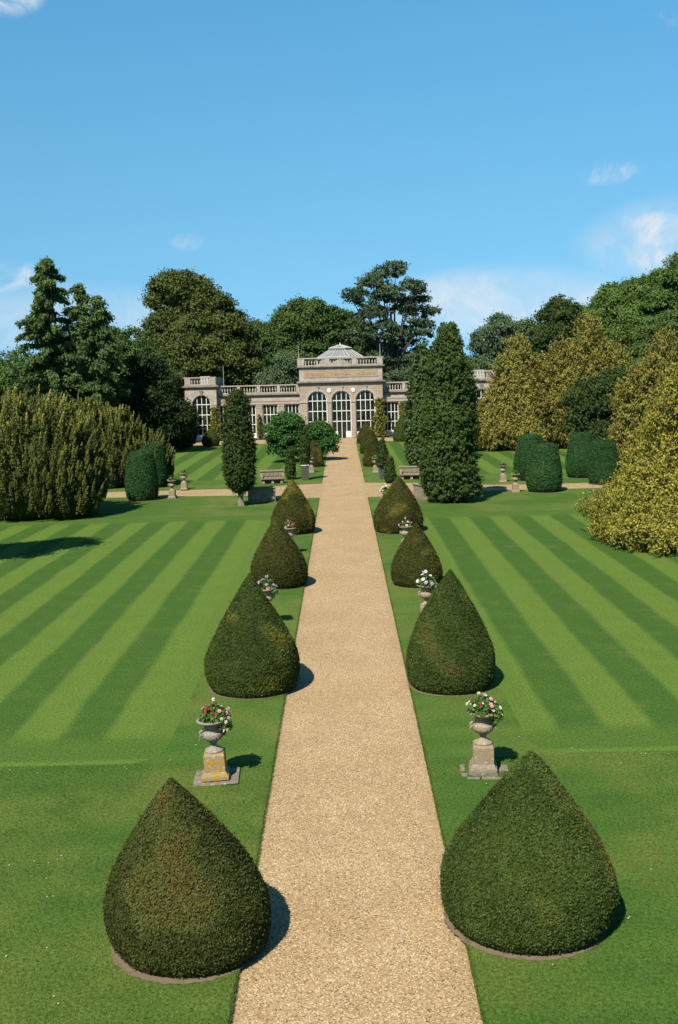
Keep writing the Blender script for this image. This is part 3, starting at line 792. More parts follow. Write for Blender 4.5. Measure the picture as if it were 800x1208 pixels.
# golden yews on the left
plume_yew('golden_yew', (-23.4,78.5,0), [(0,0,2.6,5.6,4.6,6.0),(-3.5,1,3,4.5,4,6.0),(3.2,-0.5,1.8,2.4,3,4.4),(-6.5,-0.5,2.2,4,4,5.2)],
          'largest golden-tipped yew mound at the left edge of the lawn', 620, 120, M['f_goldyew'], 1)
plume_yew('golden_yew', (-20.6,99.5,0), [(-0.8,0,2.2,3.2,3.0,4.6),(2.3,-0.3,1.4,2.2,2.6,3.0),(-3.0,0,2.6,3,3,5)],
          'golden-tipped yew with upright plumes behind the left clipped drums', 380, 110, M['f_goldyew'], 2)
plume_yew('golden_yew', (-22.6,150,0), [(0,0,2.2,2.2,2.2,3.6),(-2.0,0.4,3.0,2.2,2.2,5.2)],
          'dull golden yew beside the left pavilion of the orangery', 170, 90, M['f_goldyew'], 3, 0.22)
# tree beyond the frame whose shadow falls on the left lawn
broadleaf('shade_tree', (-22.6,57.0,0), [(0,0,7.2,2.4,2.4,2.6),(1.0,0.6,9.3,1.5,1.5,1.4),(2.3,0,9.6,1.1,1.0,0.9),(-1,0,6,2,2,2)], 'broadleaf tree at the left lawn\'s edge shading its corner', M['f_mid'], 12000, 0.26, trunk=0.3, clump=0.6, seed=91, lobe=1.0)

# golden cypresses on the right
cypress('golden_cypress', (20.6,60.5,0), [(0.6,0,-0.3,5.2,12.0),(-2.6,-0.8,-0.3,3.4,5.0),(-4.0,-0.9,-0.3,2.3,2.9),(-1.3,1.0,0,3.9,8.0),(1.5,-2.0,-0.3,4.3,7.2),(-2.0,-2.6,-0.3,2.6,3.9)],
        'bright yellow spreading cypress at the lawn\'s right edge', M['f_goldfront'], 90000, 0.17, spray=1.0, per=15, upv=0.62, seed=11, trunk=0.4, gold=1.0, power=0.9, lump=0.3)
cypress('golden_cypress', (21.6,134,0), [(0.6,0,0.2,3.1,13.0),(-1.4,-0.5,0.2,2.3,10.2),(2.9,0.3,0.2,2.6,10.5),(-3.0,-1.0,0.2,1.9,6.2),(1.0,-1.6,0.2,2.8,8.5)],
        'broad dull golden cypress in front of the orangery\'s right end', M['f_goldcyp'], 42000, 0.30, spray=1.6, per=14, upv=0.7, seed=12, gold=0.5, power=0.7, lump=0.3)
cypress('golden_cypress', (31.0,136,0), [(0.6,0,0.2,4.0,15.7),(-3.4,-0.5,0.2,3.0,12.4),(4.2,0.3,0.2,2.8,12.2),(-1.5,-2.0,0.2,3.2,9.5),(5.6,0.3,0.2,2.0,9.0)],
        'tallest golden cypress, pointed peak against the dark wood', M['f_goldcyp'], 48000, 0.30, spray=1.7, per=14, upv=0.7, seed=13, gold=0.55, power=0.75, lump=0.3)
cypress('golden_cypress', (32.5,108,0), [(0,0,0.2,3.4,12.6),(-2.8,-0.6,0.2,2.5,9.2),(2.8,0,0.2,2.6,11.0),(-0.8,-1.5,0.2,2.6,7.0)],
        'olive-gold cypress at the right edge behind the bright yellow one', M['f_goldcyp'], 34000, 0.26, spray=1.5, per=14, upv=0.7, seed=14, gold=0.2, power=0.75, lump=0.3)
broadleaf('evergreen_tree', (29.6,120,0), [(0,0,4.5,3.2,3,4.6),(1.8,0,6.6,2.4,2.2,3),(-1.5,-.5,3,2.4,2.2,3)], 'dark green evergreen wedged between the golden cypresses', M['f_cyp_dk'], 14000, 0.3, trunk=0.3, seed=21)

# trees behind the left side
larch('larch_tree', (-36.6,135,0), 25.4, 6.2, 'tallest airy spire-topped conifer at the far left', M['f_larch'], 52000, 1, 'airy conifers behind the left yews')
larch('larch_tree', (-32.9,137,0), 22.3, 4.8, 'middle spire of the three airy conifers on the left', M['f_larch'], 34000, 2, 'airy conifers behind the left yews')
larch('larch_tree', (-30.3,135,0), 20.6, 4.6, 'shortest and rightmost of the three airy left conifers', M['f_larch'], 32000, 3, 'airy conifers behind the left yews')
broadleaf('broadleaf_tree', (-46,152,0), [(0,0,9,6,5,5),(4,0,8,4,4,5),(-4,0,9.5,4,4,4.5),(7,-1,6,4,4,5)], 'low pale green tree at the far left edge below the spires', M['f_hill'], 15000, 0.36, seed=31)
broadleaf('broadleaf_tree', (-34.5,160,0), [(0,0,11.5,5.5,5,5.6),(-4,0,9.5,4.5,4,5),(4.6,0,10,4.2,4,5.4),(2,-1,14,3.5,3.5,4),(-7,0,10,4,4,5)], 'rounded mid green tree between the spires and the great oak', M['f_mid'], 20000, 0.38, seed=32)
broadleaf('evergreen_tree', (-27.0,143,0), [(0,0,7,4.2,3.6,6.8),(3.2,0.6,5.5,2.8,3,5),(-4,0,7,3.4,3.2,6)], 'very dark evergreen behind the left clipped drums', M['f_dark'], 17000, 0.36, seed=33, low=-1.0)
broadleaf('evergreen_tree', (-37.0,146,0), [(0,0,6.5,4.5,3.6,6.2),(-6,0,5.5,4.5,3,5)], 'dark evergreen beneath the tall airy spires', M['f_dark'], 14000, 0.36, seed=34, low=-1.0)
# big trees behind the orangery
broadleaf('oak_tree', (-25,190,0), [(-3.0,0,24.2,5.6,5,4.2),(0.5,0,17.5,8.6,7.5,7.0),(5,-1,11.5,5.8,6,7),(-5.5,0,15,4.8,5,6.5),(3,-2,14.5,6.6,6,6.5),(-1,-3,11,7,5,7.5),(1.5,0,22.5,3.6,4,3.2)],
          'massive olive green oak with a domed top left of the orangery', M['f_oak'], 46000, 0.46, trunk=0.8, clump=1.1, seed=41, core=0.7)
broadleaf('broadleaf_tree', (-13.5,197,0), [(-1.5,0,18,2.4,2,2.2),(0.8,0,16,2.6,2.4,2.4),(-2,0,14.0,2.4,2.2,2.4),(1,0,12.0,3.2,3,3),(-1.5,0,10,3,3,3)],
          'thin-crowned tree showing sky between the oak and the central trees', M['f_mid'], 13000, 0.40, seed=42, core=0.0)
broadleaf('broadleaf_tree', (-6.0,198,0), [(-0.5,0,19.2,5.4,5,4.6),(-4.2,0,16,4,4,4),(4,0,17.5,4.4,4.4,4.4),(0,-1,13,6,5,5),(5,-1,12,4,4,4)],
          'round green tree directly behind the orangery\'s central block', M['f_mid'], 30000, 0.44, seed=43, core=0.6)
broadleaf('broadleaf_tree', (2.6,200,0), [(0,0,18.6,2.9,2.6,2.8),(1.2,0,14.8,3.0,2.8,3),(-1.5,0,14,3,2.6,3),(0.5,0,10.5,3.4,3,3)],
          'looser green tree right behind the glazed roof, by the tall dark tree', M['f_mid'], 13000, 0.40, seed=44, core=0.0)
broadleaf('young_tree', (-9.3,182,0), [(0,0,9.5,2.6,2.4,4.2),(2.2,0,7.5,2.2,2,3.5),(-2,0,7.5,2.2,2,3.5)], 'paler young tree behind the left wing, beside the central block', M['f_blue'], 9000, 0.34, seed=45, trunk=0.2)
ced = [(10,27.4,2.0),(7.6,26.6,1.9),(6.0,25.4,2.2),(3.4,23.2,1.9),(1.9,23.6,1.2),(8.4,23.4,2.8),(12.7,24.2,2.4),(14.2,22.4,1.5),(11.5,21.0,2.7),(5.2,20.2,2.8),(15.4,20.0,1.7),(13.8,17.3,2.5),(7.7,17.0,3.0),(4.1,16.2,2.4),(10.8,15.8,2.8),(9.0,12.6,3.4),(13.8,12.2,3.0),(6.2,11.6,3.0),(11,8.5,3.6),(6.5,7.5,3.4)]
broadleaf('ancient_tree', (9,190,0), [(x-9, random.uniform(-2.2,2.2), z, r*1.08, r*1.05, r*0.78) for x,z,r in ced],
          'tallest blue-green tree with sky gaps, right of the glazed roof', M['f_cedar'], 25000, 0.40, trunk=0.6, clump=0.62, seed=46, core=0.0, fork=9.0, lobe=0.95)
broadleaf('broadleaf_tree', (18.3,186,0), [(0,0,8,3.6,3.2,6.5),(2.5,0,7,3,3,6)], 'dark green tree hidden behind the huge cypress\'s right shoulder', M['f_mid'], 9000, 0.40, seed=47)
# right side wood
broadleaf('broadleaf_tree', (30.2,200,0), [(0.2,0,17.2,2.8,2.6,3.2),(-3,0,14,2.6,2.6,3.0),(3.6,0,16,2.2,2.4,2.6),(1,0,12.5,4.5,4,4),(-3.8,0,10,2.5,2.6,3.4),(4.5,0,11.5,2.6,2.6,3.5),(0,0,6,5,4,5)],
          'grey-green peaked tree above the golden cypress nearest the orangery', M['f_blue'], 20000, 0.42, seed=51, core=0.5)
broadleaf('evergreen_tree', (38.5,186,0), [(0,0,15.5,5.2,5,6.0),(4,0,15,4.5,4.5,5.5),(-4,0,11,3.2,4,5.5),(0,0,8,6,5,6)],
          'dark domed tree behind the tallest golden cypress', M['f_cyp_dk'], 24000, 0.42, seed=52, core=0.7)
broadleaf('broadleaf_tree', (45.5,174,0), [(0,0,18.2,4.6,4.5,5.2),(-3.2,0,15.5,3.5,4,5),(3.6,0,19.5,3.8,4,4.6),(0,-2,12.5,6,5,6)],
          'fresh green tree on the right, first step of the rising wood', M['f_hill'], 24000, 0.40, seed=53, core=0.7)
broadleaf('broadleaf_tree', (51.5,170,0), [(0,0,21,4.4,4.5,4.9),(3.5,0,23.4,3.0,3,3.6),(-2,-2,15,6,5,6),(3,-2,14,6,5,6)],
          'tallest tree of the wood, cut off by the right edge', M['f_hill'], 24000, 0.40, seed=54, core=0.7)
broadleaf('broadleaf_tree', (46,150,0), [(0,0,11,5,4.5,5.6),(5,0,13,4.5,4,5),(-4,0,8.5,4,4,5),(2,-1,7,6,4,5.5)],
          'deep green tree below the rising wood, right of the tallest golden cypress', M['f_mid'], 18000, 0.38, seed=55, core=0.7)
# shrubs by the path
def shrub(loc, blobs, label, seed):
    o = broadleaf('broadleaf_shrub', loc, blobs, label, M['f_bush'], 9000, 0.27, 'shrub', 'broad-leaved shrubs left of the far path', 0.10, 0.4, 10, 0.5, seed, fork=1.0, flat=0.8, lobe=0.62)
    MB().lathe([(0.07,0.0),(0.07,1.0)], 8, 0.0, -0.20).build('trunk_guard', M['stake'], o)
shrub((-6.45,122.8,0), [(0.1,0,4.0,1.7,1.7,1.7),(1.2,0,2.9,1.3,1.5,1.5),(-1.3,0,3.1,1.2,1.5,1.5),(0.2,-0.4,2.2,1.9,1.5,1.5),(-0.9,-0.3,1.4,1.2,1.2,1.0),(1.1,-0.3,1.3,1.1,1.2,1.0)], 'taller glossy broad-leaved shrub, farther from the path', 61)
shrub((-2.75,125.0,0), [(0,0,3.0,1.4,1.6,1.45),(-1.2,0,2.4,1.2,1.5,1.4),(1.0,0,2.5,1.0,1.2,1.1),(0.4,-0.3,1.5,1.1,1.2,1.0),(-0.9,-0.3,1.3,1.1,1.2,1.0)], 'lower glossy broad-leaved shrub leaning over the path\'s edge', 62)

# distant wood closing the horizon
rng = np.random.default_rng(77)
k = 2600
X = rng.uniform(-190, 190, k); Y = rng.uniform(232, 262, k); Hh = 10+3.0*np.sin(X*0.11)+2*np.sin(X*0.31+1)
Z = np.maximum(0.5, Hh*(1-rng.random(k)**1.6))
P = np.repeat(np.stack([X,Y,Z],1), 12, 0) + rng.normal(size=(k*12,3))*1.1
ct = np.repeat(np.clip(rng.normal(0.4,0.2,k),0,1), 12)
vs, fs = [], []
for j in range(40):
    x0 = -200+j*10; b = len(vs)
    vs += [(x0,245,-0.3),(x0+10,245,-0.3),(x0+10,247,8.0),(x0,247,8.0)]; fs.append((b,b+1,b+2,b+3))
o = leaves('distant_wood', P, np.tile(np.array([[0,-0.7,0.5]]),(len(P),1)), 0.8, ct, M['f_mid'], None, core=(np.array(vs), np.array(fs)))
setp(o, 'far wood closing the view behind the garden trees', 'wood', kind='stuff')

# thin junipers with planters at the crossing
def juniper(loc, H, R, label, seed):
    cypress('pencil_juniper', loc, [(0,0,0.0,R,H),(R*0.3,0.05,0.1,R*0.8,H*0.7)], label, M['f_cyp_dk'], 3600, 0.16, 'conifer', 'thin junipers around the crossing', spray=0.34, per=10, upv=0.75, seed=seed, trunk=0.05, gold=0, power=0.4)
juniper((-5.05,101.8,0), 3.05, 0.40, 'slim juniper just left of the grey planter, near the left stone bench', 71)
juniper((-3.62,101.25,1.05), 3.9, 0.36, 'tall slim juniper growing out of the left grey planter', 72)
juniper((4.32,96.8,-0.05), 2.35, 0.42, 'short slim juniper right of the path, before the right grey planter', 73)
juniper((3.80,100.4,1.0), 2.7, 0.42, 'slim juniper growing out of the right grey planter', 74)
pl = thing('square_planter', (-3.62,101.25,0), 'tall square grey planter left of the far path, with a pale rim', 'planter', 'tall grey planters at the crossing')
MB().frustum(0.66,0.66,0.70,0.70,0.0,1.36).build('planter_body', M['planter'], pl, bevel=0.01)
rm = MB(); rm.box(-0.40,0.40,-0.40,-0.28,1.36,1.46).box(-0.40,0.40,0.28,0.40,1.36,1.46).box(-0.40,-0.28,-0.28,0.28,1.36,1.46).box(0.28,0.40,-0.28,0.28,1.36,1.46)
rm.build('rim', M['stake'], pl)
MB().box(-0.28,0.28,-0.28,0.28,1.361,1.42).build('soil', M['soil'], pl)
p2 = copy_tree(pl); p2.location = (3.80,100.4,0); p2['label'] = 'tall square grey planter right of the far path, behind a slim juniper'

# ------------------------------------------------------------------ urns
def urn_proto(name, label, bowlm, pedm, loc):
    o = thing(name, loc, label, 'urn', 'stone urns on pedestals')
    pb_ = MB()
    pb_.box(-0.335,0.335,-0.335,0.335,0.0,0.10)
    pb_.frustum(0.63,0.63,0.54,0.54,0.10,0.20)
    pb_.box(-0.26,0.26,-0.26,0.26,0.20,0.60)
    pb_.frustum(0.53,0.53,0.47,0.47,0.60,0.66)
    pb_.build('pedestal', pedm, o, bevel=0.012)
    u = MB()
    prof = [(0.225,0.66),(0.235,0.69),(0.215,0.72),(0.15,0.75),(0.09,0.80),(0.075,0.86),(0.10,0.885),(0.085,0.905),(0.15,0.94),(0.225,0.99),(0.262,1.05),(0.270,1.11),(0.255,1.15),(0.225,1.165),(0.205,1.20),(0.20,1.27),(0.215,1.34),(0.26,1.40),(0.335,1.435),(0.375,1.45),(0.385,1.475),(0.365,1.495),(0.31,1.495),(0.27,1.45),(0.0,1.44)]
    u.lathe(prof, 40, flute=0.07, fz=(0.93,1.12), cap=False)
    u.build('bowl', bowlm, o, smooth=True)
    for s in (-1,1):
        h = MB(); pts = [(s*(0.235+0.085*math.sin(k/8*math.pi)), 0, 1.07+0.15*k/8) for k in range(9)]
        h.tube(pts, [0.03]*9, 8); h.tube([(s*0.27,-0.05,1.10),(s*0.315,-0.05,1.07),(s*0.30,-0.05,1.13)], [0.035,0.04,0.02], 7)
        h.build('handle', bowlm, o, smooth=True)
    MB().lathe([(0.27,1.441),(0.25,1.47),(0.0,1.475)], 18, cap=False).build('soil', M['soil'], o)
    return o
URN = urn_proto('stone_urn', 'grey-rimmed stone urn on an orange-lichened pedestal, nearest left of the path', M['urn_grey'], M['lichen'], (-3.36,25.55,0.05))
URN.rotation_euler = (0, math.radians(-2.5), math.radians(3))
sl = MB().box(-0.56,0.57,-0.50,0.55,-0.05,-0.02).build('base_slab', M['slab'], URN, bevel=0.01)
U2 = urn_proto('stone_urn', 'buff stone urn on a plain square pedestal, nearest right of the path', M['urn'], M['pedestal'], (3.36,25.65,0.06))
U2.rotation_euler = (0, 0, math.radians(-6))
for (x0,x1,y0,y1) in ((-0.58,-0.46,-0.1,0.35),(-0.55,-0.40,-0.45,-0.25),(-0.42,-0.1,-0.62,-0.50),(-0.05,0.50,-0.62,-0.46),(0.40,0.62,-0.05,0.35),(-0.30,0.3,0.42,0.52)):
    MB().box(x0,x1,y0,y1,-0.06,-0.035+random.uniform(0,.01)).build('paving_stone', M['slab'], U2, bevel=0.01)
MB().box(-0.36,0.36,-0.36,0.36,-0.10,-0.003).build('footing', M['slab'], U2, bevel=0.01)
others = [
 (-3.21,42.0,0,'stone urn brimming with lilac flowers, between the second and third left cones','urn_grey'),
 (3.25,42.0,0,'stone urn piled with pale flowers, between the second and third right cones','urn'),
 (-3.10,59.0,0,'stone urn with red flowers, before the left cone nearest the crossing','urn'),
 (3.42,58.6,0,'stone urn with pink flowers, before the right cone nearest the crossing','urn'),
 (3.05,76.0,0,'stone urn with white flowers peeping out behind the last right cone before the crossing','urn'),
 (-3.28,108.6,0,'stone urn left of the far path, in front of the small yellowish cone','urn'),
 (3.31,107.0,0,'stone urn right of the far path, in front of the three small cones','urn'),
 (-14.36,88.3,0,'nearer stone urn of the left pair, on the crossing path\'s near edge','urn'),
 (-14.32,94.9,0,'farther stone urn of the left pair, across the path from its twin','urn'),
 (14.37,94.9,0,'farther stone urn of the right pair, nearer to the huge cypress','urn'),
 (14.17,86.8,0,'nearer stone urn of the right pair, beside the clipped drum','urn')]
URNS = [(URN,-3.36,25.55), (U2,3.36,25.65)]
src = urn_proto('stone_urn', others[0][3], M['urn'], M['pedestal'], (-3.21,42.0,0.0))
for i, (x,y,rz,lab,_) in enumerate(others):
    u = src if i == 0 else copy_tree(src)
    u.location = (x,y,0.0); u.rotation_euler = (0,0,random.uniform(-0.08,0.08)); u['label'] = lab
    URNS.append((u,x,y))

# flowers standing in the urns
def blossom_mesh(name, mat):
    mb = MB()
    for k in range(6):
        a = k*1.047; c, s = math.cos(a), math.sin(a)
        mb.poly([(0,0,0),(0.028*c-0.016*s,0.028*s+0.016*c,0.014),(0.052*c,0.052*s,0.006),(0.028*c+0.016*s,0.028*s-0.016*c,0.014)])
    mb.lathe([(0.012,0.006),(0.016,0.018),(0.004,0.028)], 6)
    me = mb.mesh(name); me.materials.append(mat); return me
BL = {k: blossom_mesh(k+'_blossom', M['p_'+k]) for k in ('pink','white','red','lilac','cream')}
def flowers(x, y, z, R, H, mix, nb, nl, label, seed, scale=1.0, trail=True):
    o = thing('flower_arrangement', (x,y,z), label, 'flowers', 'flowers planted in the urns')
    r = np.random.default_rng(seed)
    d = norm(r.normal(size=(nl,3))); d[:,2] = np.abs(d[:,2])
    P = d*np.array([R,R,H])*(r.random((nl,1))**0.45)
    sp = r.random(nl) < 0.18
    P[sp] = P[sp]*np.array([0.25,0.25,1.0]) + np.array([0,0,0.35*H])*r.random((sp.sum(),1))
    if trail:
        tr = r.random(nl) < 0.16; m_ = tr.sum()
        P[tr] = np.stack([R*0.75+r.normal(0,0.07,m_), -R*0.35+r.normal(0,0.1,m_), -r.random(m_)*H*0.7+0.05], 1)
    leaves('foliage', P, d, 0.06*scale, np.clip(r.normal(0.5,0.25,nl),0,1), M['f_flower'], o, jitter=0.8, aspect=1.8)
    stem = MB()
    for _ in range(9):
        a = r.uniform(0,6.28); q = r.uniform(0.3,0.9)
        stem.tube([(0,0,-0.02),(R*q*0.5*math.cos(a),R*q*0.5*math.sin(a),H*0.45),(R*q*math.cos(a),R*q*math.sin(a),H*r.uniform(0.6,1.0))], [0.008,0.006,0.004], 4)
    stem.build('stems', M['f_flower'], o)
    for k in range(nb):
        dd = r.normal(size=3); dd[2] = abs(dd[2]); dd /= np.linalg.norm(dd)
        q = dd*np.array([R,R,H])*r.uniform(0.85,1.12)
        if k % 7 == 0: q = np.array([r.normal(0,0.05), r.normal(0,0.05), H*r.uniform(1.05,1.45)])
        if trail and k % 4 == 1: q = np.array([R*0.8+r.normal(0,0.08), -R*0.5+r.normal(0,0.1), -r.random()*H*0.65+0.05])
        b = bpy.data.objects.new('blossom', BL[mix[k % len(mix)]]); COL.objects.link(b); b.parent = o
        b.location = q; n_ = Vector(dd) + Vector((-0.25,-0.6,0.35)); b.rotation_euler = n_.to_track_quat('Z','Y').to_euler()
        s = scale*r.uniform(0.75,1.25); b.scale = (s,s,s)
    return o
flowers(-3.36+0.02,25.55,1.52,0.40,0.38,('pink','white','red','cream','pink','red'),34,1100,'pink, white and crimson flowers spilling right from the nearest left urn',1)
flowers(3.36,25.65,1.54,0.42,0.38,('pink','red','white','pink','cream'),36,1100,'pink and crimson flowers spilling from the nearest right urn',2)
flowers(-3.21,42.0,1.48,0.42,0.40,('lilac','white','lilac','pink'),22,300,'dome of lilac and white flowers in the left urn behind the mottled cone',3,1.5)
flowers(3.25,42.0,1.48,0.44,0.40,('white','pink','lilac','white'),24,300,'dome of pale pink and white flowers in the right urn behind the tall green cone',4,1.5)
flowers(-3.10,59.0,1.48,0.36,0.34,('red','pink','red'),14,200,'red flowers in the left urn before the yellowish cone',5,1.5,False)
flowers(3.42,58.6,1.48,0.36,0.32,('pink','white','red'),14,200,'small pink flowers in the right urn before the yellow-green cone',6,1.5,False)
flowers(3.05,76.0,1.48,0.40,0.40,('white','cream'),12,160,'white flowers showing left of the last right cone',7,1.8,False)
for i, (u,x,y) in enumerate(URNS[7:]):
    o = thing('urn_plant', (x,y,1.48), ['low green plant in the left urn in front of the small yellowish cone','low green plant in the right urn in front of the three small cones','spiky green plant in the nearer urn of the left pair','low plant in the farther urn of the left pair','low plant in the farther urn of the right pair','loose plant in the nearer urn of the right pair'][i], 'plant', 'plants in the distant urns')
    r = np.random.default_rng(800+i); nl = 90
    d = norm(r.normal(size=(nl,3))); d[:,2] = np.abs(d[:,2])
    leaves('foliage', d*np.array([0.34,0.34,0.30 if i != 2 else 0.5])*(r.random((nl,1))**0.5), d, 0.13, np.clip(r.normal(0.5,0.3,nl),0,1), M['f_flower' if i % 2 else 'f_holly'], o, aspect=2.0)
    MB().tube([(0,0,-0.04),(0,0,0.2)],[0.02,0.01],5).build('stem', M['bark'], o)

# ------------------------------------------------------------------ stone benches
def bench_proto(loc, label, rz):
    o = thing('stone_bench', loc, label, 'bench', 'stone benches round the crossing', rz)
    MB().box(-1.10,1.10,-0.42,0.14,0.40,0.50).build('seat', M['bench'], o, bevel=0.02)
    b = MB(); b.box(-1.10,1.10,0.145,0.30,0.0,1.08)
    b.build('backrest', M['bench'], o, bevel=0.015)
    cp = MB(); cp.prism([(0.09,1.083),(0.36,1.083),(0.38,1.16),(0.30,1.24),(0.14,1.24),(0.07,1.16)], 'x', -1.16, 1.16); cp.build('coping', M['bench'], o)
    pn = MB()
    for k in range(-2,3): pn.box(k*0.42-0.15,k*0.42+0.15,0.10,0.142,0.66,0.98)
    pn.build('carved_panel', M['bench'], o, bevel=0.02)
    for s in (-1,1):
        a = MB(); a.prism([(-0.40,0.503),(-0.40,0.66),(-0.30,0.76),(-0.10,0.80),(0.10,0.95),(0.143,0.95),(0.143,0.503)], 'x', s*1.00-0.09, s*1.00+0.09)
        a.build('arm', M['bench'], o, bevel=0.015)
    for x in (-0.85,0.0,0.85):
        l = MB(); l.prism([(-0.36,0.0),(-0.36,0.10),(-0.28,0.16),(-0.28,0.30),(-0.38,0.397),(0.143,0.397),(0.143,0.0)], 'x', x-0.12, x+0.12)
        l.build('leg', M['bench'], o, bevel=0.015)
    return o
B0 = bench_proto((-6.62,98.6,0), 'carved stone bench facing the camera across the crossing, on the left', math.radians(8))
b = copy_tree(B0); b.location = (6.45,99.4,0); b.rotation_euler = (0,0,math.radians(-5)); b['label'] = 'low stone bench facing the camera, beside the huge cypress'
b = copy_tree(B0); b.location = (-6.55,84.2,0); b.rotation_euler = (0,0,math.radians(180+6)); b['label'] = 'stone bench seen from behind, shaded by the slim cypress'
b = copy_tree(B0); b.location = (6.35,83.4,0); b.rotation_euler = (0,0,math.radians(180-62)); b['label'] = 'stone bench end showing between the last right cone and the huge cypress'

# ------------------------------------------------------------------ orangery
OY = 167.0
OR = thing('orangery', (0,OY,0), 'long pale stone orangery with arched windows, balustrades and a glazed roof at the path\'s end', 'building')
def arch_pts(cx, r, zs, n=18, flat=1.0): return [(cx-r*math.cos(math.pi*k/n), zs+r*flat*math.sin(math.pi*k/n)) for k in range(n+1)]
def wall_arches(mb, x0, x1, centres, r, zs, z0, z1, y0, y1):
    xs = [x0]
    for c in centres: xs += [c-r, c+r]
    xs.append(x1)
    for a, b in zip(xs[0::2], xs[1::2]): mb.box(a, b, y0, y1, z0, z1)
    for c in centres:
        ap = arch_pts(c, r, zs)
        for (ax, az), (bx, bz) in zip(ap[:-1], ap[1:]):
            mb.poly([(ax,y0,az),(bx,y0,bz),(bx,y0,z1),(ax,y0,z1)])
            mb.poly([(ax,y1,az),(ax,y1,z1),(bx,y1,z1),(bx,y1,bz)])
            mb.poly([(ax,y0,az),(ax,y1,az),(bx,y1,bz),(bx,y0,bz)])
        mb.poly([(c-r,y0,z1),(c+r,y0,z1),(c+r,y1,z1),(c-r,y1,z1)])
def arched_window(cx, r, zs, y, z0, parent, door=False, base=0.95):
    fr = MB(); bw = 0.05
    h = lambda x: zs + math.sqrt(max(0.0, r*r-(x-cx)**2))
    for k in range(1,4):
        x = cx - r + 2*r*k/4; fr.box(x-bw, x+bw, y-0.06, y+0.02, z0, h(x))
    fr.box(cx-r, cx-r+0.12, y-0.065, y+0.02, z0, zs); fr.box(cx+r-0.12, cx+r, y-0.065, y+0.02, z0, zs)
    zz = [zs, zs-1.62, zs-3.24]
    for z in zz: fr.box(cx-r+0.12, cx+r-0.12, y-0.075, y+0.018, z-0.065, z+0.065)
    ap = arch_pts(cx, r, zs); ai = arch_pts(cx, r-0.11, zs)
    for i in range(len(ap)-1):
        fr.poly([(ai[i][0],y-0.07,ai[i][1]),(ai[i+1][0],y-0.07,ai[i+1][1]),(ap[i+1][0],y-0.07,ap[i+1][1]),(ap[i][0],y-0.07,ap[i][1])])
        fr.poly([(ai[i][0],y-0.07,ai[i][1]),(ai[i][0],y+0.02,ai[i][1]),(ai[i+1][0],y+0.02,ai[i+1][1]),(ai[i+1][0],y-0.07,ai[i+1][1])])
    if not door: fr.box(cx-r+0.12, cx+r-0.12, y-0.07, y+0.01, z0, z0+base)
    w_ = fr.build('arched_window', M['white'], parent)
    pn = MB(); pts = [(cx-r, y, z0), (cx+r, y, z0)] + [(a, y, b) for a, b in reversed(ap)]
    pn.poly(pts); pn.build('pane', M['glass'], w_)
    if door:
        d = MB(); d.box(cx-0.03, cx+r*0.5-0.03, y-0.10, y-0.078, z0, z0+1.0) if False else d.box(cx+0.62, cx+r-0.13, y-0.13, y-0.08, z0+0.02, z0+1.05)
        d.build('door_panel', M['white'], w_)
        d = MB(); d.box(cx-r+0.13, cx-0.62, y-0.13, y-0.08, z0+0.02, z0+1.05); d.build('door_panel', M['white'], w_)
    return w_
def moulding(x0, x1, yf, yb, z0, z1, proj, parent, mat='coping', name='cornice'):
    mb = MB(); h = z1-z0
    mb.box(x0-proj*0.45, x1+proj*0.45, yf-proj*0.45, yb, z0, z0+h*0.45)
    mb.box(x0-proj, x1+proj, yf-proj, yb, z0+h*0.45, z1-0.002)
    return mb.build(name, M[mat], parent)
BAL = MB().lathe([(0.085,0.0),(0.085,0.07),(0.05,0.10),(0.095,0.26),(0.10,0.34),(0.05,0.56),(0.045,0.64),(0.08,0.70),(0.08,0.78)], 8).mesh('baluster', True); BAL.materials.append(M['stone_grey'])
def balustrade(x0, x1, yf, z0, h, piers, parent, railm='stone_grey'):
    mb = MB(); d = 0.42
    mb.box(x0, x1, yf, yf+d, z0, z0+0.16)
    for p_, w_ in piers: mb.box(p_-w_/2, p_+w_/2, yf-0.03, yf+d+0.03, z0+0.162, z0+h-0.172)
    b = mb.build('balustrade', M['stone_grey'], parent)
    MB().box(x0-0.05, x1+0.05, yf-0.06, yf+d+0.06, z0+h-0.17, z0+h).build('handrail', M[railm], b)
    ps = sorted(piers); s = (h-0.33)/0.78
    for (pa, wa), (pb2, wb) in zip(ps[:-1], ps[1:]):
        a, c = pa+wa/2, pb2-wb/2; n_ = max(1, int((c-a)/0.40))
        for k in range(n_):
            o = bpy.data.objects.new('baluster', BAL); COL.objects.link(o); o.parent = b
            o.location = (a+(c-a)*(k+0.5)/n_, yf+d/2, z0+0.16); o.scale = (1.1,1.1,s)
    return b
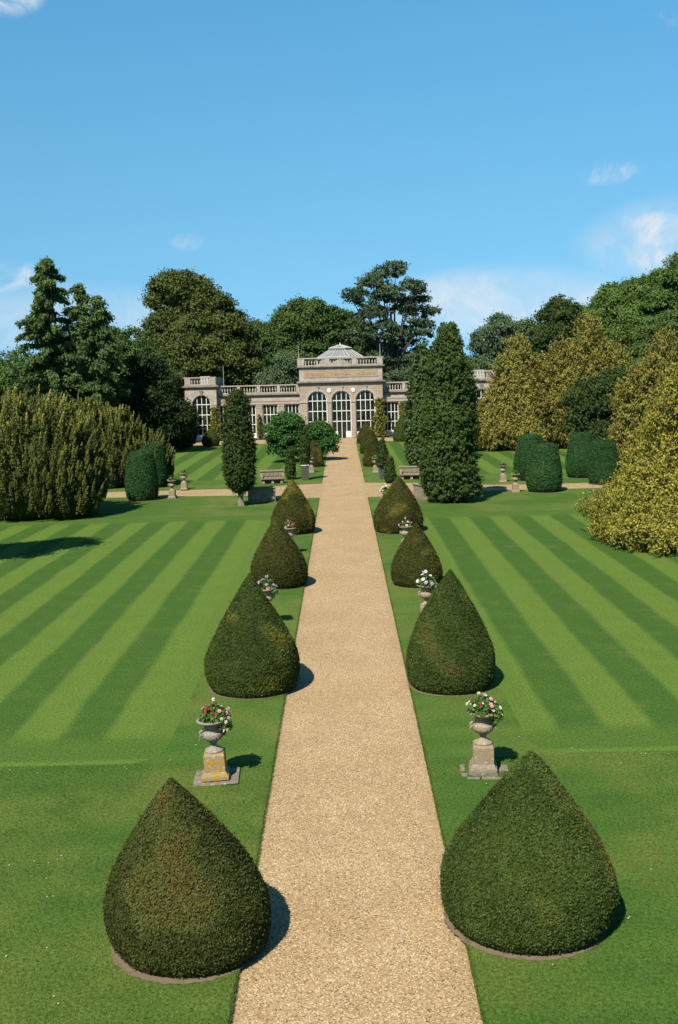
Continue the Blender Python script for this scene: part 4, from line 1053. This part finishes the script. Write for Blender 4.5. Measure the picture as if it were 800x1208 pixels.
# central block (local y = 0 is its front)
wl = MB(); wall_arches(wl, -6.5, 6.5, (-3.77,0,3.77), 1.525, 5.85, 0, 8.5, 0.0, 0.6)
wl.box(-6.5,-6.0,0.602,11,0,8.5).box(6.0,6.5,0.602,11,0,8.5).box(-6.0,6.0,10.5,11,0,8.5)
wl.build('wall', M['stone'], OR)
moulding(-6.5, 6.5, 0, 11, 8.5, 8.95, 0.42, OR)
at_ = MB(); at_.box(-6.5,6.5,-0.02,11,8.95,10.95); at_.build('attic', M['stone_grey'], OR)
fz = MB(); fz.box(-5.75,5.75,-0.055,-0.022,9.62,10.52); FZ = fz.build('frieze', M['frieze'], OR)
rels = [MB(), MB(), MB()]; x = -5.4
while x < 5.35:
    w_ = random.uniform(0.14,0.30)
    if not (-2.45 < x < -1.75 or 1.55 < x < 2.25):
        rel = rels[0 if x < -2.1 else (1 if x < 1.9 else 2)]
        kind_ = random.random(); hh_ = random.uniform(0.18,0.30); zc = 10.07+random.uniform(-.03,.03)
        if kind_ < 0.5:
            rel.v += [] ; b0 = len(rel.v); n8 = 10
            rel.v += [(x+w_/2+w_/2*math.cos(k*6.283/n8), -0.058, zc+hh_*math.sin(k*6.283/n8)) for k in range(n8)] + [(x+w_/2, -0.13, zc)]
            rel.f += [(b0+k, b0+(k+1)%n8, b0+n8) for k in range(n8)]
        else:
            rel.box(x, x+w_*0.45, -0.12, -0.057, zc-hh_, zc+hh_); rel.box(x+w_*0.5, x+w_, -0.10, -0.0575, zc-hh_*0.4, zc+hh_*0.8)
    x += w_ + random.uniform(0.04,0.12)
for rel in rels: rel.build('carved_relief', M['frieze'], FZ)
for z_ in (9.55, 10.56): MB().box(-5.85,5.85,-0.085,-0.023,z_-0.05,z_+0.05).build('frieze_border', M['stone_grey'], OR)
moulding(-6.5, 6.5, 0, 11, 10.95, 11.27, 0.34, OR)
balustrade(-6.55, 6.55, -0.05, 11.272, 1.30, [(-6.1,0.9),(-2.1,0.7),(2.1,0.7),(6.1,0.9)], OR)
for s in (-1,1):
    mb = MB(); mb.box(s*6.55-0.2, s*6.55+0.2, 0.45, 10.9, 11.274, 12.50); mb.build('parapet', M['stone_grey'], OR)
for c in (-3.77,0,3.77): arched_window(c, 1.525, 5.85, 0.30, 0.0, OR, door=(c == 0))
for c in (-3.77,0,3.77):
    mb = MB(); mb.prism([(c-0.13,7.30),(c+0.13,7.30),(c+0.24,8.0),(c-0.24,8.0)], 'y', -0.16, 0.1); mb.box(c-0.3,c+0.3,-0.2,-0.003,8.02,8.14); mb.build('keystone', M['stone_grey'], OR)
    ap = arch_pts(c, 1.56, 5.85, 20); aq = arch_pts(c, 1.84, 5.85, 20); mb = MB()
    for i in range(20):
        mb.poly([(ap[i][0],-0.06,ap[i][1]),(ap[i+1][0],-0.06,ap[i+1][1]),(aq[i+1][0],-0.06,aq[i+1][1]),(aq[i][0],-0.06,aq[i][1])])
        mb.poly([(aq[i][0],-0.06,aq[i][1]),(aq[i+1][0],-0.06,aq[i+1][1]),(aq[i+1][0],-0.001,aq[i+1][1]),(aq[i][0],-0.001,aq[i][1])])
        mb.poly([(ap[i+1][0],-0.06,ap[i+1][1]),(ap[i][0],-0.06,ap[i][1]),(ap[i][0],-0.001,ap[i][1]),(ap[i+1][0],-0.001,ap[i+1][1])])
    mb.build('archivolt', M['stone_grey'], OR)
for c in (-1.885,1.885):
    md = MB(); n8 = 20; b0 = 0
    md.v = [(c+0.36*math.cos(k*6.283/n8), -0.005, 7.42+0.36*math.sin(k*6.283/n8)) for k in range(n8)] + [(c+0.30*math.cos(k*6.283/n8), -0.10, 7.42+0.30*math.sin(k*6.283/n8)) for k in range(n8)]
    md.f = [(k,(k+1)%n8,n8+(k+1)%n8,n8+k) for k in range(n8)] + [tuple(n8+k for k in range(n8))]
    for k in range(6):
        a = k*1.047; md.v += [(c+0.10*math.cos(a)+0.06*math.cos(q), -0.13, 7.42+0.10*math.sin(a)+0.06*math.sin(q)) for q in (0,1.57,3.14,4.71)]; b1 = len(md.v)-4; md.f.append((b1,b1+1,b1+2,b1+3))
    md.build('medallion', M['frieze'] if False else M['white'], OR)
for x_, w_ in ((-5.9,1.12),(-1.885,0.66),(1.885,0.66),(5.9,1.12)):
    mb = MB(); mb.box(x_-w_/2, x_+w_/2, -0.10, -0.003, 0, 5.60); mb.build('pilaster', M['stone'], OR)
    mb = MB(); mb.box(x_-w_/2-0.08, x_+w_/2+0.08, -0.20, -0.002, 5.603, 5.72); mb.box(x_-w_/2-0.04, x_+w_/2+0.04, -0.15, -0.002, 5.722, 5.95); mb.build('capital', M['stone_grey'], OR)
MB().box(-6.5,6.5,0.4,10.9,11.10,11.29).build('flat_roof', M['lead'], OR)
# glazed roof
def ring(n, rx, ry, z, cy): return [(rx*math.cos((k+0.5)*2*math.pi/n)/math.cos(math.pi/n), cy+ry*math.sin((k+0.5)*2*math.pi/n)/math.cos(math.pi/n), z) for k in range(n)]
CY = 5.4; n8 = 8
tiers = [(3.85,12.35),(3.65,12.62),(1.65,13.85),(1.85,13.9),(1.8,14.06),(0.3,14.55)]
gb = MB(); gb.v = [p for r_, z_ in tiers for p in ring(n8, r_, r_, z_, CY)]
for i in range(len(tiers)-1):
    for k in range(n8): gb.f.append((i*n8+k, i*n8+(k+1)%n8, (i+1)*n8+(k+1)%n8, (i+1)*n8+k))
gb.f.append(tuple((len(tiers)-1)*n8+k for k in range(n8)))
GR = gb.build('glazed_roof', M['roofglass'], OR)
MB().lathe([(3.95,11.292),(3.95,12.34)], 8, 0, CY).build('roof_drum', M['stone_grey'], OR)
bars = MB()
for (r0,z0_),(r1,z1_) in ((tiers[1],tiers[2]),(tiers[4],tiers[5])):
    A, B_ = ring(n8,r0,r0,z0_+0.03,CY), ring(n8,r1,r1,z1_+0.03,CY)
    for k in range(n8):
        k2 = (k+1)%n8
        for q in (0,0.25,0.5,0.75):
            pa = [A[k][j]*(1-q)+A[k2][j]*q for j in range(3)]; pc = [B_[k][j]*(1-q)+B_[k2][j]*q for j in range(3)]
            bars.tube([pa,pc],[0.075 if q == 0 else 0.04]*2,5)
for r_, z_ in (tiers[1],tiers[2],tiers[4]):
    A = ring(n8,r_,r_,z_+0.03,CY)
    for k in range(n8): bars.tube([A[k],A[(k+1)%n8]],[0.09,0.09],5)
bars.build('glazing_bars', M['roof_lead'], GR)
MB().lathe([(0.30,14.552),(0.14,14.68),(0.10,14.85),(0.02,15.0)], 8, 0, CY).build('finial', M['roof_lead'], GR)
# wings
for s in (-1,1):
    yf = 1.5; cs = [s*7.85, s*11.3, s*14.75, s*18.2]; hw = 1.15
    xs = sorted([s*6.5, s*19.6]); cc = sorted(cs)
    wl = MB(); ed = [xs[0]]
    for c in cc: ed += [c-hw, c+hw]
    ed.append(xs[1])
    for a, b_ in zip(ed[0::2], ed[1::2]):
        if b_-a > 0.01: wl.box(a, b_, yf, yf+0.5, 0, 5.45)
    for c in cc: wl.box(c-hw, c+hw, yf+0.003, yf+0.5, 0, 0.22)
    wl.box(xs[0], xs[1], yf-0.002, yf+0.5, 5.45, 7.0)
    wl.box(xs[0], xs[1], 9.5, 10.0, 0, 7.0)
    wl.build('wall', M['stone'], OR)
    MB().box(xs[0]+0.01, xs[1]-0.01, yf-0.14, yf-0.004, 5.50, 5.66).build('string_course', M['stone_grey'], OR)
    MB().box(xs[0]+0.01, xs[1]-0.01, yf-0.06, yf-0.0035, 5.95, 6.62).build('frieze', M['stone_grey'], OR)
    moulding(xs[0]+0.45, xs[1]-0.45, yf, 10, 6.75, 7.2, 0.40, OR)
    balustrade(xs[0]+0.06, xs[1]-0.06, yf-0.1, 7.202, 1.35, [(xs[0]+0.35,0.5),(xs[0]+3.4,0.5),(xs[0]+6.55,0.5),(xs[0]+9.7,0.5),(xs[1]-0.35,0.5)], OR, 'stone_grey')
    MB().box(xs[0]+0.02, xs[1]-0.02, yf+0.35, 9.9, 6.95, 7.21).build('flat_roof', M['lead'], OR)
    for x_ in [ (a+b_)/2 for a, b_ in zip(ed[0::2], ed[1::2]) if b_-a > 0.6]:
        mb = MB(); mb.box(x_-0.42, x_+0.42, yf-0.10, yf-0.003, 0, 4.9); mb.build('pilaster', M['stone'], OR)
        mb = MB(); mb.box(x_-0.47, x_+0.47, yf-0.13, yf-0.002, 4.903, 5.2); mb.box(x_-0.53, x_+0.53, yf-0.2, yf-0.002, 5.202, 5.42); mb.build('capital', M['stone_grey'], OR)
    for c in cc:
        fr = MB(); y = yf+0.28
        for k in range(5):
            x_ = c-hw+2*hw*k/4; x_ = min(max(x_, c-hw+0.055), c+hw-0.055); fr.box(x_-0.05, x_+0.05, y-0.06, y+0.02, 0.2, 5.43)
        for z_ in (3.85, 2.35, 5.38): fr.box(c-hw+0.001, c+hw-0.001, y-0.075, y+0.018, z_-0.06, z_+0.06)
        fr.box(c-hw+0.002, c+hw-0.002, y-0.08, y+0.015, 0.2, 0.95)
        w_ = fr.build('window', M['white'], OR)
        MB().poly([(c-hw,y,0.2),(c+hw,y,0.2),(c+hw,y,5.44),(c-hw,y,5.44)]).build('pane', M['glass'], w_)
        MB().box(c-hw-0.12, c+hw+0.12, yf-0.16, yf+0.18, 0.223, 0.36).build('sill', M['white'], OR)
# pavilions
for s in (-1,1):
    x0, x1 = sorted((s*19.6, s*24.55)); c = s*21.97; yf = 0.3
    wl = MB(); wall_arches(wl, x0, x1, (c,), 1.46, 5.70, 0, 8.2, yf, yf+0.6)
    wl.box(x0, x0+0.5, yf+0.602, 11, 0, 8.2).box(x1-0.5, x1, yf+0.602, 11, 0, 8.2).box(x0+0.5, x1-0.5, 10.5, 11, 0, 8.2)
    wl.build('wall', M['stone_grey'], OR)
    moulding(x0, x1, yf, 11, 8.2, 8.72, 0.36, OR)
    balustrade(x0-0.02, x1+0.02, yf-0.05, 8.722, 1.28, [(x0+0.5,0.9),(x1-0.5,0.9)], OR)
    for q in (x0+0.2, x1-0.2): MB().box(q-0.2, q+0.2, yf+0.42, 10.9, 8.724, 9.9).build('parapet', M['stone_grey'], OR)
    MB().box(x0, x1, yf+0.4, 10.9, 8.55, 8.74).build('flat_roof', M['lead'], OR)
    MB().box(c-0.55, c+0.95, 4.0, 6.0, 8.742, 10.12).build('skylight', M['roof_lead'], OR)
    arched_window(c, 1.46, 5.70, yf+0.30, 0.0, OR)
    mb = MB(); mb.prism([(c-0.13,7.1),(c+0.13,7.1),(c+0.24,7.75),(c-0.24,7.75)], 'y', yf-0.16, yf+0.1); mb.box(c-0.3,c+0.3,yf-0.2,yf-0.003,7.77,7.9); mb.build('keystone', M['coping'], OR)
    ap = arch_pts(c, 1.5, 5.70, 20); aq = arch_pts(c, 1.78, 5.70, 20); mb = MB()
    for i in range(20):
        mb.poly([(ap[i][0],yf-0.06,ap[i][1]),(ap[i+1][0],yf-0.06,ap[i+1][1]),(aq[i+1][0],yf-0.06,aq[i+1][1]),(aq[i][0],yf-0.06,aq[i][1])])
        mb.poly([(aq[i][0],yf-0.06,aq[i][1]),(aq[i+1][0],yf-0.06,aq[i+1][1]),(aq[i+1][0],yf-0.001,aq[i+1][1]),(aq[i][0],yf-0.001,aq[i][1])])
        mb.poly([(ap[i+1][0],yf-0.06,ap[i+1][1]),(ap[i][0],yf-0.06,ap[i][1]),(ap[i][0],yf-0.001,ap[i][1]),(ap[i+1][0],yf-0.001,ap[i+1][1])])
    mb.build('archivolt', M['stone_grey'], OR)
    for q in (x0+0.48, x1-0.48):
        MB().box(q-0.42, q+0.42, yf-0.09, yf-0.003, 0, 5.55).build('pilaster', M['stone_grey'], OR)
        MB().box(q-0.47, q+0.47, yf-0.16, yf-0.002, 5.553, 5.85).build('capital', M['stone_grey'], OR)
for x_, y_, z_ in ((-6.55,0.7,12.5),(6.2,0.7,12.55),(-19.0,6.0,7.2)):
    MB().tube([(x_,y_,z_),(x_,y_,z_+2.0 if z_ > 8 else z_+4.6)],[0.05,0.03],6).build('lightning_rod', M['roof_lead'], OR)
# climbers on the facade
def climber(x, y, z0, z1, w_, label, n, seed):
    o = thing('wall_climber', (x,OY+y,0), label, 'climber', 'climbing plants on the orangery front')
    r = np.random.default_rng(seed)
    z = z0+(z1-z0)*r.random(n)**1.1; f = (z-z0)/(z1-z0)
    ww = w_*(1-0.45*f)*(0.75+0.25*np.sin(z*2.3+seed))
    P = np.stack([r.normal(0,0.42,n)*ww, -0.12-np.abs(r.normal(0,0.22,n)), z], 1)
    leaves('foliage', P, np.tile(np.array([[0,-1,0.3]]),(n,1)), 0.24, np.clip(r.normal(0.5,0.27,n),0,1), M['f_climb'], o, jitter=0.7)
    MB().tube([(0,-0.08,0),(0.08,-0.08,(z0+z1)/2),(-0.05,-0.08,z1*0.95)],[0.06,0.05,0.02],6).build('stem', M['bark'], o)
climber(5.95,-0.12,0.2,6.0,1.5,'tall pale green climber on the central block\'s right corner',2600,1)
climber(-19.9,0.2,0.2,5.2,1.3,'yellow-green climber on the left pavilion\'s right corner',2000,2)
climber(-13.05,1.35,0.6,3.9,0.6,'thin climber on a left wing pilaster behind the slim cypress',700,3)
climber(9.6,1.35,2.5,5.4,0.8,'climber on the right wing pilaster above the large cone',900,4)
# small bench before the right wing window
gb_ = thing('garden_seat', (7.75,OY-1.2,-0.06), 'small dark garden seat below the right wing\'s first window', 'bench')
MB().box(-0.75,0.75,-0.25,0.22,0.42,0.47).build('seat', M['iron'], gb_)
bk = MB()
for k in range(4): bk.box(-0.75,0.75,0.22,0.26,0.50+k*0.11,0.57+k*0.11)
for x_ in (-0.72,0.72): bk.box(x_-0.03,x_+0.03,0.262,0.30,0.40,0.93)
bk.build('backrest', M['iron'], gb_)
for x_ in (-0.7,0.7):
    for y_ in (-0.21,0.19): MB().box(x_-0.03,x_+0.03,y_-0.03,y_+0.03,0,0.418).build('leg', M['iron'], gb_)
